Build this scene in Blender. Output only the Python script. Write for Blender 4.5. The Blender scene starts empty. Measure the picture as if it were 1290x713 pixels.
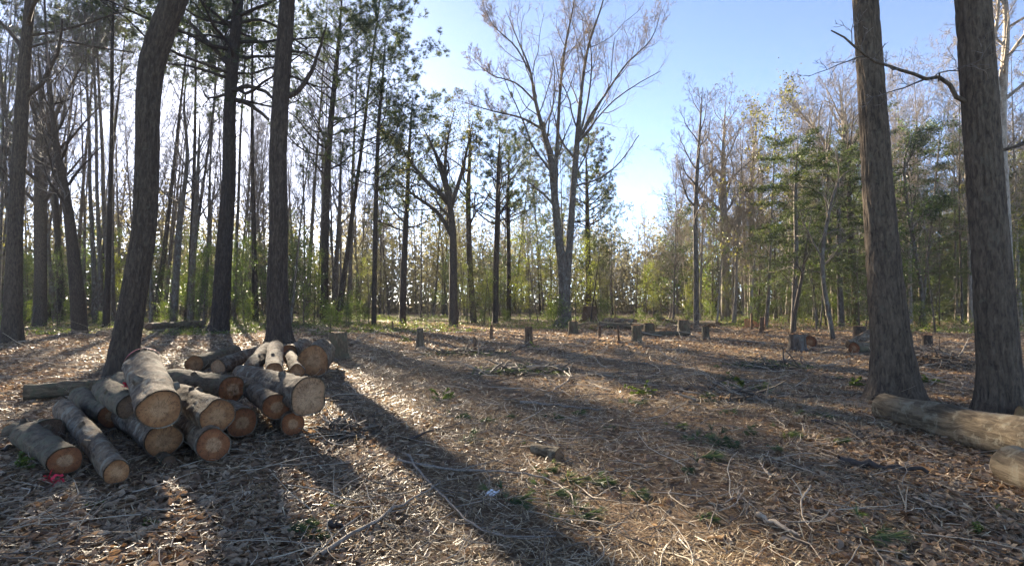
import bpy, math, random
import numpy as np
from mathutils import Vector

SC = bpy.context.scene
COL = SC.collection
RAD = math.radians
F, CX, CY, HOR = 700.0, 645.0, 356.5, 382.0     # focal length, centre and horizon row, in photo pixels
CAMH = 1.55
PITCH = math.atan((HOR - CY) / F)
SUN_AZ, SUN_EL = RAD(-27.6), RAD(18.0)

# ------------------------------------------------------------------ noise, terrain, projection
def _h(ix, iy, iz, s):
    n = (ix * 374761393 + iy * 668265263 + iz * 1274126177 + s * 974711) & 0xFFFFFFFF
    n = ((n ^ (n >> 13)) * 1274126177) & 0xFFFFFFFF
    n = ((n ^ (n >> 16)) * 2246822519) & 0xFFFFFFFF
    return ((n ^ (n >> 15)) & 0xFFFFFF) / float(0xFFFFFF)

def noise(p, s=0):
    """value noise -1..1 at p[...,3]"""
    p = np.asarray(p, float)
    i = np.floor(p).astype(np.int64); f = p - i
    f = f * f * (3 - 2 * f)
    out = 0
    for a in (0, 1):
        wa = f[..., 0] if a else 1 - f[..., 0]
        for b in (0, 1):
            wb = f[..., 1] if b else 1 - f[..., 1]
            for c in (0, 1):
                wc = f[..., 2] if c else 1 - f[..., 2]
                out = out + wa * wb * wc * _h(i[..., 0] + a, i[..., 1] + b, i[..., 2] + c, s)
    return out * 2 - 1

def n2(x, y, k, s):
    x = np.asarray(x, float); y = np.asarray(y, float)
    return noise(np.stack([x * k, y * k, np.full_like(x * k, .5)], -1), s)

def terr(x, y):
    x = np.asarray(x, float); y = np.asarray(y, float)
    d = np.sqrt(x * x + y * y)
    near = np.clip((60 - d) / 40, 0, 1)
    z = .05 * n2(x, y, .25, 1) + near * (.028 * n2(x, y, .9, 2) + .014 * n2(x, y, 2.6, 3))
    far = np.clip((d - 60) / 120, 0, 1)
    return z + far * 1.2 * n2(x, y, .02, 4)

def ray(px, py):
    dx, dy = (px - CX) / F, -(py - CY) / F
    c, s = math.cos(PITCH), math.sin(PITCH)
    return np.array([dx, c - dy * s, s + dy * c])

def at(px, py, Y):
    d = ray(px, py); t = Y / d[1]
    return np.array([d[0] * t, Y, CAMH + d[2] * t])

def onz(px, py, z):
    d = ray(px, py); t = (z - CAMH) / d[2]
    return np.array([d[0] * t, d[1] * t, z])

def ground(px, py):
    z = 0.0
    for _ in range(6):
        p = onz(px, py, z); z = float(terr(p[0], p[1]))
    return onz(px, py, z)

# ------------------------------------------------------------------ meshes
class MB:
    def __init__(self):
        self.v = []; self.f = []; self.r = []; self.n = 0
    def add(self, V, faces, rnd=None):
        V = np.asarray(V, float).reshape(-1, 3)
        for k, fa in enumerate(faces):
            fa = np.asarray(fa, np.int64)
            if len(fa) == 0: continue
            self.f.append(fa + self.n)
            self.r.append(np.full(len(fa), .5) if rnd is None else np.asarray(rnd[k], float))
        self.v.append(V); self.n += len(V)
    def build(self, name, mat, parent=None, smooth=True, origin=None):
        V = np.concatenate(self.v) if self.v else np.zeros((0, 3))
        if origin is not None: V = V - np.asarray(origin)
        me = bpy.data.meshes.new(name)
        nl = sum(f.size for f in self.f); nf = sum(len(f) for f in self.f)
        me.vertices.add(len(V)); me.vertices.foreach_set('co', V.astype(np.float32).ravel())
        me.loops.add(nl); me.polygons.add(nf)
        li = np.concatenate([f.ravel() for f in self.f]).astype(np.int32)
        sizes = np.concatenate([np.full(len(f), f.shape[1]) for f in self.f])
        starts = np.concatenate([[0], np.cumsum(sizes)[:-1]]).astype(np.int32)
        me.loops.foreach_set('vertex_index', li)
        me.polygons.foreach_set('loop_start', starts)
        me.polygons.foreach_set('use_smooth', np.full(nf, smooth))
        a = me.attributes.new('rnd', 'FLOAT', 'FACE')
        a.data.foreach_set('value', np.concatenate(self.r).astype(np.float32))
        me.update(calc_edges=True); me.validate()
        me.materials.append(mat)
        o = bpy.data.objects.new(name, me); COL.objects.link(o)
        if parent is not None: o.parent = parent
        return o

def unit(v):
    return v / np.maximum(np.linalg.norm(v, axis=-1, keepdims=True), 1e-9)

def tubes(mb, P, R, sides, rnd=None, prof=None, face=None):
    """P [N,K,3], R [N,K]; prof [N,K,sides] multiplies the radius"""
    P = np.asarray(P, float); R = np.asarray(R, float)
    if P.ndim == 2: P = P[None]; R = R[None]
    N, K, _ = P.shape
    if N == 0: return
    T = unit(np.gradient(P, axis=1))
    main = unit(P[:, -1] - P[:, 0])
    ref = np.where(np.abs(main[:, 2:3]) > .7, np.array([[1., 0, 0]]), np.array([[0, 0, 1.]]))
    U = unit(np.cross(T, ref[:, None, :])); W = np.cross(T, U)
    a = np.arange(sides) * 2 * math.pi / sides
    rr = R[:, :, None] * (1 if prof is None else prof)
    V = P[:, :, None, :] + rr[..., None] * (U[:, :, None, :] * np.cos(a)[None, None, :, None] + W[:, :, None, :] * np.sin(a)[None, None, :, None])
    i = np.arange(N)[:, None, None] * K * sides; k = np.arange(K - 1)[None, :, None] * sides
    s = np.arange(sides)[None, None, :]; s2 = (s + 1) % sides
    q = np.stack([i + k + s, i + k + s2, i + k + sides + s2, i + k + sides + s], -1).reshape(-1, 4)
    if rnd is None: rnd = np.random.RandomState(N).rand(N)
    mb.add(V, [q], [np.repeat(rnd, (K - 1) * sides) if face is None else face])

def leaf_cards(mb, rng, C, S, flat=0., width=.5, fold=.25, N0=None, axis=None):
    n = len(C)
    if n == 0: return
    nr = rng.randn(n, 3); nr[:, 2] = np.abs(nr[:, 2])
    nr = unit(unit(nr) * (1 - flat) + np.array([0, 0, 1.]) * flat) if N0 is None else N0
    a = rng.randn(n, 3) if axis is None else axis
    a = unit(a - (a * nr).sum(1, keepdims=True) * nr); b = np.cross(nr, a)
    S = np.asarray(S).reshape(-1, 1)
    b0 = C - a * S * .5; tip = C + a * S * .5
    l = C - b * S * width * .5 + nr * S * fold; r = C + b * S * width * .5 + nr * S * fold
    V = np.stack([b0, l, tip, r], 1).reshape(-1, 3)
    k = np.arange(n)[:, None] * 4
    rd = rng.rand(n)
    mb.add(V, [np.concatenate([k + [[0, 2, 1]], k + [[0, 3, 2]]])], [np.concatenate([rd, rd])])

def needle_tufts(mb, rng, C, D, n=10, L=.2, w=.012, spread=.9):
    """sprays of narrow blades round centres C pointing along D"""
    m = len(C)
    if m == 0: return
    c = np.repeat(C, n, 0); d = np.repeat(unit(D), n, 0)
    dr = unit(d + spread * unit(rng.randn(m * n, 3)))
    ln = L * (.7 + .6 * rng.rand(m * n, 1))
    sd = unit(np.cross(dr, rng.randn(m * n, 3))) * w
    V = np.stack([c - sd, c + sd, c + dr * ln + np.array([0, 0, -.02])], 1).reshape(-1, 3)
    k = np.arange(m * n)[:, None] * 3
    mb.add(V, [k + [[0, 1, 2]]], [np.repeat(rng.rand(m), n)])

# ------------------------------------------------------------------ branching, all vectorised
def resample(P, R, K):
    P = np.asarray(P, float); R = np.asarray(R, float)
    d = np.concatenate([[0], np.cumsum(np.linalg.norm(np.diff(P, axis=0), axis=1))])
    t = np.linspace(0, d[-1], K)
    # smooth (Catmull-like) through cubic Hermite
    m = np.gradient(P, d, axis=0)
    j = np.clip(np.searchsorted(d, t, 'right') - 1, 0, len(d) - 2)
    h = (d[j + 1] - d[j])[:, None]; u = ((t - d[j]) / (d[j + 1] - d[j]))[:, None]
    Q = ((2 * u**3 - 3 * u**2 + 1) * P[j] + (u**3 - 2 * u**2 + u) * h * m[j] + (-2 * u**3 + 3 * u**2) * P[j + 1] + (u**3 - u**2) * h * m[j + 1])
    return Q, np.interp(t, d, R)

def branch_out(rng, P, R, n, t0=.2, t1=.98, ang=(35, 65), ratio=.5, K=6, up=.12, jit=.18, rr=.5, rmax=9, rmin=.004, taper=.25, fade=.5, lens=None):
    N, K0, _ = P.shape
    t = t0 + (t1 - t0) * (np.arange(n)[None] + rng.rand(N, n)) / n
    x = t * (K0 - 1); j = np.minimum(x.astype(int), K0 - 2); u = (x - j)[..., None]
    I = np.arange(N)[:, None]
    A, B = P[I, j], P[I, j + 1]
    pos = A * (1 - u) + B * u; tan = unit(B - A)
    rad = R[I, j] * (1 - u[..., 0]) + R[I, j + 1] * u[..., 0]
    az = (np.arange(n)[None] * 2.4 + rng.rand(N, 1) * 6.28 + rng.randn(N, n) * .5)[..., None]
    ref = np.where(np.abs(tan[..., 2:3]) > .8, np.array([1., 0, 0]), np.array([0, 0, 1.]))
    e1 = unit(np.cross(tan, ref)); e2 = np.cross(tan, e1)
    pp = e1 * np.cos(az) + e2 * np.sin(az)
    an = np.radians(rng.uniform(ang[0], ang[1], (N, n)))[..., None]
    d = unit(tan * np.cos(an) + pp * np.sin(an))
    plen = np.linalg.norm(np.diff(P, axis=1), axis=2).sum(1)[:, None] if lens is None else lens
    L = plen * ratio * (1 - fade * t) * rng.uniform(.65, 1.25, (N, n))
    M = N * n
    d = d.reshape(M, 3); p = pos.reshape(M, 3); L = L.reshape(M)
    Q = [p]; st = (L / (K - 1))[:, None]
    for _ in range(K - 1):
        d = unit(d + rng.randn(M, 3) * jit + np.array([0, 0, up]))
        p = p + d * st; Q.append(p)
    r0 = np.clip(rad.reshape(M) * rr * rng.uniform(.75, 1.15, M), rmin, rmax)
    Rn = np.maximum(r0[:, None] * np.linspace(1, taper, K)[None], rmin * .6)
    return np.stack(Q, 1), Rn

def empty(name, loc, label=None, cat=None, group=None, rz=0):
    o = bpy.data.objects.new(name, None); COL.objects.link(o)
    o.location = Vector([float(c) for c in loc]); o.rotation_euler = (0, 0, rz); o.empty_display_size = .2
    tag(o, label, cat, group); return o

def tag(o, label=None, cat=None, group=None, kind=None):
    if label: o['label'] = label
    if cat: o['category'] = cat
    if group: o['group'] = group
    if kind: o['kind'] = kind
    return o

def copy_tree(o, parent=None):
    c = o.copy(); COL.objects.link(c)
    if parent is not None: c.parent = parent
    for ch in list(o.children): copy_tree(ch, c)
    return c

# ------------------------------------------------------------------ materials
def mat(name):
    m = bpy.data.materials.new(name); m.use_nodes = True
    nt = m.node_tree; b = nt.nodes['Principled BSDF']
    return m, nt, b
def N(nt, t, **kw):
    n = nt.nodes.new(t)
    for k, v in kw.items(): setattr(n, k, v)
    return n
def L(nt, a, b): nt.links.new(a, b)
def ramp(nt, fac, stops):
    r = N(nt, 'ShaderNodeValToRGB')
    e = r.color_ramp.elements
    while len(e) < len(stops): e.new(.5)
    for x, (p, c) in zip(e, stops): x.position = p; x.color = (*c, 1)
    L(nt, fac, r.inputs[0]); return r.outputs[0]
def texnoise(nt, vec, scale, detail=4, rough=.6, dist=0):
    t = N(nt, 'ShaderNodeTexNoise'); t.inputs['Scale'].default_value = scale
    t.inputs['Detail'].default_value = detail; t.inputs['Roughness'].default_value = rough; t.inputs['Distortion'].default_value = dist
    if vec is not None: L(nt, vec, t.inputs['Vector'])
    return t
def mapping(nt, scale, coord='Object'):
    tc = N(nt, 'ShaderNodeTexCoord'); mp = N(nt, 'ShaderNodeMapping')
    mp.inputs['Scale'].default_value = scale; L(nt, tc.outputs[coord], mp.inputs[0]); return mp.outputs[0]
def math_(nt, op, a, b):
    m = N(nt, 'ShaderNodeMath', operation=op)
    for i, x in enumerate((a, b)):
        if isinstance(x, (int, float)): m.inputs[i].default_value = x
        else: L(nt, x, m.inputs[i])
    return m.outputs[0]
def mixc(nt, fac, a, b, mode='MIX'):
    m = N(nt, 'ShaderNodeMix', data_type='RGBA', blend_type=mode)
    for i, x in ((0, fac), (6, a), (7, b)):
        if isinstance(x, (int, float)): m.inputs[i].default_value = x
        elif isinstance(x, tuple): m.inputs[i].default_value = (*x, 1)
        else: L(nt, x, m.inputs[i])
    return m.outputs[2]
def bump(nt, b, h, strength, dist):
    n = N(nt, 'ShaderNodeBump'); n.inputs['Strength'].default_value = strength; n.inputs['Distance'].default_value = dist
    L(nt, h, n.inputs['Height']); L(nt, n.outputs[0], b.inputs['Normal'])

def bark_material(name, dark, mid, light, fur=14., stretch=.16, lichen=None, lich_amt=.5, horizontal=False, bstr=.9, bd=.02, ridge=False, tube=False):
    m, nt, b = mat(name)
    sc = (1, 1, stretch) if not horizontal else (stretch * 1.0, 1, 1)
    if tube:
        ta = N(nt, 'ShaderNodeAttribute', attribute_name='tube'); mp = N(nt, 'ShaderNodeMapping'); mp.inputs['Scale'].default_value = (1, 1, stretch)
        L(nt, ta.outputs['Vector'], mp.inputs[0]); v = mp.outputs[0]
    else: v = mapping(nt, sc)
    n1 = texnoise(nt, v, fur, 5, .62, .6)
    n2_ = texnoise(nt, mapping(nt, (1, 1, 1)), 3.2, 5, .65)
    n3 = texnoise(nt, v, fur * 4, 4, .7)
    h = math_(nt, 'ADD', n1.outputs[0], math_(nt, 'MULTIPLY', n3.outputs[0], .22))
    hc = h
    if ridge:
        ra = N(nt, 'ShaderNodeAttribute', attribute_name='rnd')
        hc = math_(nt, 'ADD', math_(nt, 'MULTIPLY', h, .88), math_(nt, 'MULTIPLY', ra.outputs['Fac'], .13))
    c = ramp(nt, hc, [(.42, dark), (.6, mid), (.8, light)])
    oi = N(nt, 'ShaderNodeObjectInfo')
    tint = ramp(nt, oi.outputs['Random'], [(0, (.75, .72, .7)), (.5, (1, 1, 1)), (1, (1.2, 1.15, 1.05))])
    c = mixc(nt, 1.0, c, tint, 'MULTIPLY')
    if lichen:
        n4 = texnoise(nt, mapping(nt, (1, 1, .7)), 5.5, 6, .7, .5)
        f = ramp(nt, n4.outputs[0], [(.62 - .25 * lich_amt, (0, 0, 0)), (.7 - .24 * lich_amt, (1, 1, 1))])
        c = mixc(nt, math_(nt, 'MULTIPLY', f, .8 if tube else .6), c, lichen)
    c = mixc(nt, math_(nt, 'MULTIPLY', n2_.outputs[0], .5), c, tuple(x * .8 for x in mid))
    L(nt, c, b.inputs['Base Color']); b.inputs['Roughness'].default_value = .9
    b.inputs['Specular IOR Level'].default_value = .2
    bump(nt, b, h, bstr, bd)
    return m

def leaf_material(name, stops, rough=.4, trans=.5, spec=.5, tcol=(1.3, 1.5, .6), objvar=True):
    m, nt, b = mat(name)
    at_ = N(nt, 'ShaderNodeAttribute', attribute_name='rnd')
    c = ramp(nt, at_.outputs['Fac'], stops)
    if objvar:
        oi = N(nt, 'ShaderNodeObjectInfo')
        c = mixc(nt, 1.0, c, ramp(nt, oi.outputs['Random'], [(0, (.75, .78, .7)), (1, (1.2, 1.15, 1.1))]), 'MULTIPLY')
    L(nt, c, b.inputs['Base Color']); b.inputs['Roughness'].default_value = rough
    b.inputs['Specular IOR Level'].default_value = spec
    if trans > 0:
        tr = N(nt, 'ShaderNodeBsdfTranslucent'); L(nt, mixc(nt, 1.0, c, tcol, 'MULTIPLY'), tr.inputs[0])
        mx = N(nt, 'ShaderNodeMixShader'); mx.inputs[0].default_value = trans
        L(nt, b.outputs[0], mx.inputs[1]); L(nt, tr.outputs[0], mx.inputs[2])
        L(nt, mx.outputs[0], nt.nodes['Material Output'].inputs[0])
    return m

M = {}
M['oak'] = bark_material('oak_bark', (.018, .0125, .009), (.064, .046, .032), (.125, .094, .064), 26, .28, (.12, .105, .075), .1, bstr=1.0, ridge=True)
M['oaksunny'] = bark_material('sunny_oak_bark', (.022, .0155, .011), (.09, .066, .046), (.18, .138, .094), 26, .28, (.13, .115, .08), .1, bstr=1.0, ridge=True)  # same oak bark, its colours lightened as if sunlit
M['pine'] = bark_material('pine_bark', (.011, .008, .006), (.042, .03, .022), (.095, .07, .05), 17, .25, bstr=1.0, ridge=True)
M['grey'] = bark_material('grey_bark', (.03, .023, .017), (.092, .072, .055), (.17, .14, .11), 12, .3, (.2, .2, .17), .4)
M['pale'] = bark_material('pale_bark', (.08, .062, .048), (.21, .175, .14), (.34, .3, .25), 9, .4, (.3, .3, .26), .4)
M['limb'] = bark_material('limb_bark', (.03, .025, .02), (.08, .066, .056), (.15, .125, .105), 20, .5)
M['logbark'] = bark_material('log_bark', (.026, .018, .011), (.125, .087, .056), (.25, .185, .122), 15, .45, (.27, .25, .19), .4, bstr=1.0, bd=.02, tube=True)
M['mossbark'] = bark_material('mossy_log_bark', (.025, .018, .011), (.11, .08, .05), (.2, .155, .1), 15, .4, (.11, .105, .06), .5, bstr=1.0, bd=.02, tube=True)
M['tanbark'] = bark_material('tan_log_bark', (.03, .021, .013), (.12, .09, .056), (.25, .195, .125), 19, .2, (.3, .26, .18), .36, bstr=1.0, bd=.03, tube=True)
M['stumpbark'] = bark_material('stump_bark', (.025, .016, .01), (.115, .07, .042), (.2, .135, .085), 18, .3)

def twig_material():
    m, nt, b = mat('twig_bark')
    at_ = N(nt, 'ShaderNodeAttribute', attribute_name='rnd')
    L(nt, ramp(nt, at_.outputs['Fac'], [(0, (.055, .042, .034)), (.5, (.1, .08, .065)), (1, (.17, .135, .11))]), b.inputs['Base Color'])
    b.inputs['Roughness'].default_value = .7; return m
M['twig'] = twig_material()
M['paletwig'] = leaf_material('spring_twigs', [(0, (.13, .105, .08)), (.6, (.2, .165, .12)), (1, (.28, .235, .17))], .8, .25, .2, (1.2, 1.1, .9), False)
M['bud'] = leaf_material('spring_buds', [(0, (.13, .1, .06)), (.6, (.21, .168, .1)), (1, (.3, .26, .15))], .7, .45, .2, (1.3, 1.1, .8), False)
M['needle'] = leaf_material('pine_needles', [(0, (.035, .046, .02)), (.7, (.062, .078, .032)), (1, (.1, .11, .045))], .5, .35, .4, (1.3, 1.4, .6))
M['cedar'] = leaf_material('feathery_evergreen_leaves', [(0, (.03, .045, .022)), (.6, (.06, .08, .036)), (1, (.11, .12, .055))], .5, .4, .4, (1.4, 1.5, .7))
M['holly'] = leaf_material('glossy_leaves', [(0, (.025, .04, .015)), (.6, (.05, .07, .024)), (.9, (.085, .11, .035)), (1, (.14, .16, .06))], .4, .4, .4, (1.6, 1.9, .6))
M['spring'] = leaf_material('spring_leaves', [(0, (.12, .14, .025)), (.6, (.19, .21, .045)), (1, (.28, .28, .08))], .5, .5, .3, (1.4, 1.5, .5))
M['olive'] = leaf_material('olive_leaves', [(0, (.05, .055, .022)), (.6, (.085, .085, .035)), (1, (.16, .14, .06))], .5, .45, .3, (1.4, 1.4, .7))
M['herb'] = leaf_material('low_green_leaves', [(0, (.06, .08, .022)), (.6, (.11, .14, .038)), (1, (.22, .24, .09))], .45, .4, .4, (1.4, 1.6, .6))
M['sprig'] = leaf_material('cut_green_sprigs', [(0, (.035, .06, .025)), (.6, (.07, .1, .04)), (1, (.15, .17, .075))], .5, .3, .4, (1.3, 1.4, .7))
M['leaf'] = leaf_material('dead_leaves', [(0, (.08, .047, .028)), (.2, (.18, .115, .068)), (.5, (.31, .215, .135)), (.85, (.44, .34, .23)), (1, (.56, .48, .37))], .6, .3, .25, (1.15, 1.0, .8), False)
M['straw'] = leaf_material('straw_and_chips', [(0, (.1, .066, .036)), (.3, (.225, .16, .089)), (.7, (.39, .3, .175)), (1, (.62, .52, .35))], .5, .25, .4, (1.1, 1., .8), False)

def stick_material(name, a, b_):
    m, nt, b = mat(name)
    n = texnoise(nt, mapping(nt, (1, 1, 1)), 30, 4, .7)
    L(nt, ramp(nt, n.outputs[0], [(.35, a), (.7, b_)]), b.inputs['Base Color']); b.inputs['Roughness'].default_value = .8
    bump(nt, b, n.outputs[0], .5, .01); return m
M['stick'] = stick_material('grey_stick', (.14, .11, .085), (.34, .285, .22))
M['darkstick'] = stick_material('dark_stick', (.025, .019, .014), (.075, .055, .042))
M['palestick'] = stick_material('pale_stick', (.27, .2, .13), (.5, .41, .3))

def soil_material():
    m, nt, b = mat('forest_soil')
    v = mapping(nt, (1, 1, 1))
    a = texnoise(nt, v, .35, 5, .6); c = texnoise(nt, v, 9, 8, .75); d = texnoise(nt, v, 60, 5, .75)
    col = ramp(nt, c.outputs[0], [(.3, (.07, .044, .028)), (.5, (.16, .1, .06)), (.72, (.27, .18, .115))])
    col2 = ramp(nt, d.outputs[0], [(.35, (.085, .055, .033)), (.55, (.215, .148, .086)), (.75, (.4, .31, .2))])
    col = mixc(nt, .55, col, col2)
    red = ramp(nt, a.outputs[0], [(.45, (0, 0, 0)), (.68, (1, 1, 1))])
    col = mixc(nt, math_(nt, 'MULTIPLY', red, .3), col, (.235, .135, .072))
    L(nt, col, b.inputs['Base Color']); b.inputs['Roughness'].default_value = .95
    b.inputs['Specular IOR Level'].default_value = .15
    bump(nt, b, math_(nt, 'ADD', c.outputs[0], math_(nt, 'MULTIPLY', d.outputs[0], .5)), .9, .06)
    return m
M['soil'] = soil_material()

def cut_material(name, core, mid, rim):
    m, nt, b = mat(name)
    at_ = N(nt, 'ShaderNodeAttribute', attribute_name='rr')
    v = mapping(nt, (1, 1, 1))
    n = texnoise(nt, v, 7, 4, .6); nf = texnoise(nt, v, 55, 3, .7); ns = texnoise(nt, v, 11, 5, .7)
    r = math_(nt, 'ADD', at_.outputs['Fac'], math_(nt, 'MULTIPLY', math_(nt, 'SUBTRACT', n.outputs[0], .5), .3))
    al = N(nt, 'ShaderNodeAttribute', attribute_name='face'); sp = N(nt, 'ShaderNodeSeparateXYZ'); L(nt, al.outputs['Vector'], sp.inputs[0])
    th = math_(nt, 'ARCTAN2', sp.outputs[1], sp.outputs[0])
    cb = N(nt, 'ShaderNodeCombineXYZ'); L(nt, math_(nt, 'MULTIPLY', th, 1.6), cb.inputs[0]); L(nt, math_(nt, 'MULTIPLY', at_.outputs['Fac'], .7), cb.inputs[1]); L(nt, sp.outputs[2], cb.inputs[2])
    ck = texnoise(nt, cb.outputs[0], 1.6, 3, .6)
    crack = ramp(nt, math_(nt, 'ABSOLUTE', math_(nt, 'SUBTRACT', ck.outputs[0], .5), 0), [(0, (1, 1, 1)), (.018, (0, 0, 0))])
    saw = math_(nt, 'SINE', math_(nt, 'ADD', math_(nt, 'MULTIPLY', math_(nt, 'ADD', sp.outputs[0], math_(nt, 'MULTIPLY', sp.outputs[1], .5)), 34.), math_(nt, 'MULTIPLY', ns.outputs[0], 9.)), 0)
    c = ramp(nt, r, [(.4, core), (.52, mid), (.66, tuple(x * .85 for x in mid)), (.9, rim), (1, tuple(x * .55 for x in rim))])
    rings = math_(nt, 'SINE', math_(nt, 'MULTIPLY', r, 85.), 0)
    c = mixc(nt, math_(nt, 'MULTIPLY', math_(nt, 'ADD', rings, 1), .27), c, tuple(x * .5 for x in mid))
    c = mixc(nt, math_(nt, 'MULTIPLY', nf.outputs[0], .45), c, tuple(x * .5 for x in mid))
    c = mixc(nt, ramp(nt, ns.outputs[0], [(.46, (0, 0, 0)), (.66, (.7, .7, .7))]), c, tuple(x * .4 for x in rim))
    c = mixc(nt, math_(nt, 'MULTIPLY', math_(nt, 'ADD', saw, 1.), .09), c, tuple(x * .45 for x in mid))
    c = mixc(nt, math_(nt, 'MULTIPLY', crack, .8), c, (.035, .02, .012))
    oi = N(nt, 'ShaderNodeObjectInfo')
    c = mixc(nt, 1.0, c, ramp(nt, oi.outputs['Random'], [(0, (.8, .74, .68)), (1, (1.15, 1.1, 1.05))]), 'MULTIPLY')
    L(nt, c, b.inputs['Base Color']); b.inputs['Roughness'].default_value = .8
    b.inputs['Specular IOR Level'].default_value = .25
    bump(nt, b, nf.outputs[0], .5, .006)
    return m
M['cut'] = cut_material('fresh_cut_wood', (.45, .27, .14), (.4, .21, .095), (.28, .12, .043))
M['cutred'] = cut_material('red_cut_wood', (.47, .3, .165), (.3, .125, .05), (.22, .075, .028))
M['cutpale'] = cut_material('pale_cut_wood', (.47, .31, .18), (.45, .29, .165), (.36, .2, .1))
M['cutdark'] = cut_material('old_cut_wood', (.2, .14, .1), (.24, .15, .09), (.16, .1, .06))

def plain(name, col, rough=.6, var=.2):
    m, nt, b = mat(name)
    n = texnoise(nt, mapping(nt, (1, 1, 1)), 14, 4, .6)
    L(nt, mixc(nt, math_(nt, 'MULTIPLY', n.outputs[0], var * 2), col, tuple(c * .6 for c in col)), b.inputs['Base Color'])
    b.inputs['Roughness'].default_value = rough; return m
M['ribbon'] = plain('red_flagging', (.75, .03, .06), .45)
M['paper'] = plain('white_paper', (.75, .76, .78), .6, .1)
M['siding'] = plain('white_siding', (.72, .72, .7), .6, .1)
M['roof'] = plain('grey_shingles', (.13, .13, .14), .9)
M['glass'] = plain('dark_window_glass', (.03, .035, .04), .1)
M['orange'] = plain('orange_netting', (.4, .13, .06), .6)
M['wire'] = plain('grey_rubber', (.05, .05, .055), .6)

# ------------------------------------------------------------------ ground
def make_ground():
    def grid(xs, ys):
        X, Y = np.meshgrid(xs, ys); Z = terr(X, Y)
        return X, Y, Z
    # one sheet: fine near the camera, coarse to the horizon
    nx = 360
    t = np.linspace(-1, 1, nx); xs = np.sign(t) * (np.abs(t) * 16 + np.abs(t) ** 7 * 900)
    u = np.linspace(0, 1, 420); ys = -20 + 22 * np.clip(u / .06, 0, 1) + np.clip((u - .06) / .94, 0, 1) * 34 + np.clip((u - .06) / .94, 0, 1) ** 8 * 900
    X, Y, Z = grid(xs, ys)
    near = np.clip((22 - np.hypot(X, Y)) / 12, 0, 1)
    Z = Z + near * (.012 * n2(X, Y, 7, 11) + .006 * n2(X, Y, 17, 12))
    V = np.stack([X, Y, Z], -1).reshape(-1, 3)
    h, w = X.shape
    i = (np.arange(h - 1)[:, None] * w + np.arange(w - 1)[None]).ravel()
    mb = MB(); mb.add(V, [np.stack([i, i + 1, i + w + 1, i + w], 1)])
    tag(mb.build('ground', M['soil']), kind='structure')
make_ground()

# ------------------------------------------------------------------ trees
def detailed_trunk(mb, P, R, sides=44, seed=0, depth=.055, flare=.35, kv=2.2):
    """trunk with furrowed plates and a root flare"""
    Kn = len(P)
    a = np.arange(sides) * 2 * math.pi / sides
    d = np.concatenate([[0], np.cumsum(np.linalg.norm(np.diff(P, axis=0), axis=1))])
    A, D = np.meshgrid(a, d)
    rw = 1.0 if R[0] > .2 else .6
    wob = .35 * noise(np.stack([np.cos(A) * 2, np.sin(A) * 2, D * 1.4 + seed], -1), seed + 24)
    A2 = A + wob * .4
    q = np.stack([np.cos(A2) * 5.2 * rw, np.sin(A2) * 5.2 * rw, D * 2.6 + seed * 7.1], -1)
    q2 = np.stack([np.cos(A2) * 9 * rw, np.sin(A2) * 9 * rw, D * 7.5 + seed * 3.3], -1)
    ridg = .75 * np.minimum(np.abs(noise(q, seed + 20)) * 2.4, 1) + .35 * np.minimum(np.abs(noise(q2, seed + 21)) * 2.2, 1) - .1 * noise(q2 * 2.1, seed + 25)
    prof = 1 - depth + depth * np.minimum(ridg, 1.15)
    prof += .05 * noise(np.stack([np.cos(A) * 1.3, np.sin(A) * 1.3, D * .35 + seed], -1), seed + 22)
    lob = np.clip(.5 + .7 * noise(np.stack([np.cos(A) * 1.9, np.sin(A) * 1.9, np.zeros_like(A) + seed], -1), seed + 23), 0, 1.5)
    prof += flare * np.exp(-D / .33) * lob
    f = np.clip(ridg[:-1] * .5 + ridg[1:] * .5, 0, 1); f = (f + np.roll(f, -1, 1)) * .5
    tubes(mb, P, R, sides, None, prof[None], f.ravel())

def px_path(pts, Y):
    """pixel path (px, py, width px[, depth offset]) at depth Y -> points and radii"""
    P, R = [], []
    for q in pts:
        y = Y + (q[3] if len(q) > 3 else 0)
        P.append(at(q[0], q[1], y)); R.append(q[2] * y / F / 2 * math.cos(math.atan((q[0] - CX) / F)))
    return np.array(P), np.array(R)

def tree(name, label, cat, base, stems, tmat, cmat, seed, crown=None, sides=12, detail=False, group=None, limbs=(), origin=None):
    """stems: list of (P, R) trunks already in world space; crown(rng, P, R, trunk_mb, crown_mb) grows the rest"""
    rng = np.random.RandomState(seed)
    root = empty(name, base, label, cat, group)
    tm, cm = MB(), MB()
    for k, (P, R) in enumerate(stems):
        ln = np.linalg.norm(np.diff(P, axis=0), axis=1).sum()
        Kn = max(10, int(ln / (.05 if detail and k < 2 else .5)))
        Kn = min(Kn, 420)
        Q, S = resample(P, R, Kn)
        if detail and k < 2: detailed_trunk(tm, Q, S, 128 if k == 0 else 72, seed + k, depth=.075, flare=.5 if k == 0 else 0)
        else: tubes(tm, Q, S, sides, np.array([.62]))
    for (P, R) in limbs:
        Q, S = resample(P, R, 14)
        Q = Q + rng.randn(*Q.shape) * .02 * np.linspace(0, 1, 14)[:, None]
        tubes(tm, Q, S, 8, np.array([.62]))
    if crown: crown(rng, stems, limbs, tm, cm)
    tm.build('trunk', tmat, root, origin=base)
    if cm.n: cm.build('crown', cmat, root, origin=base)
    return root

def fit(stems, K=16):
    A = [resample(P, R, K) for P, R in stems]
    return np.stack([a[0] for a in A]), np.stack([a[1] for a in A])

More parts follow.
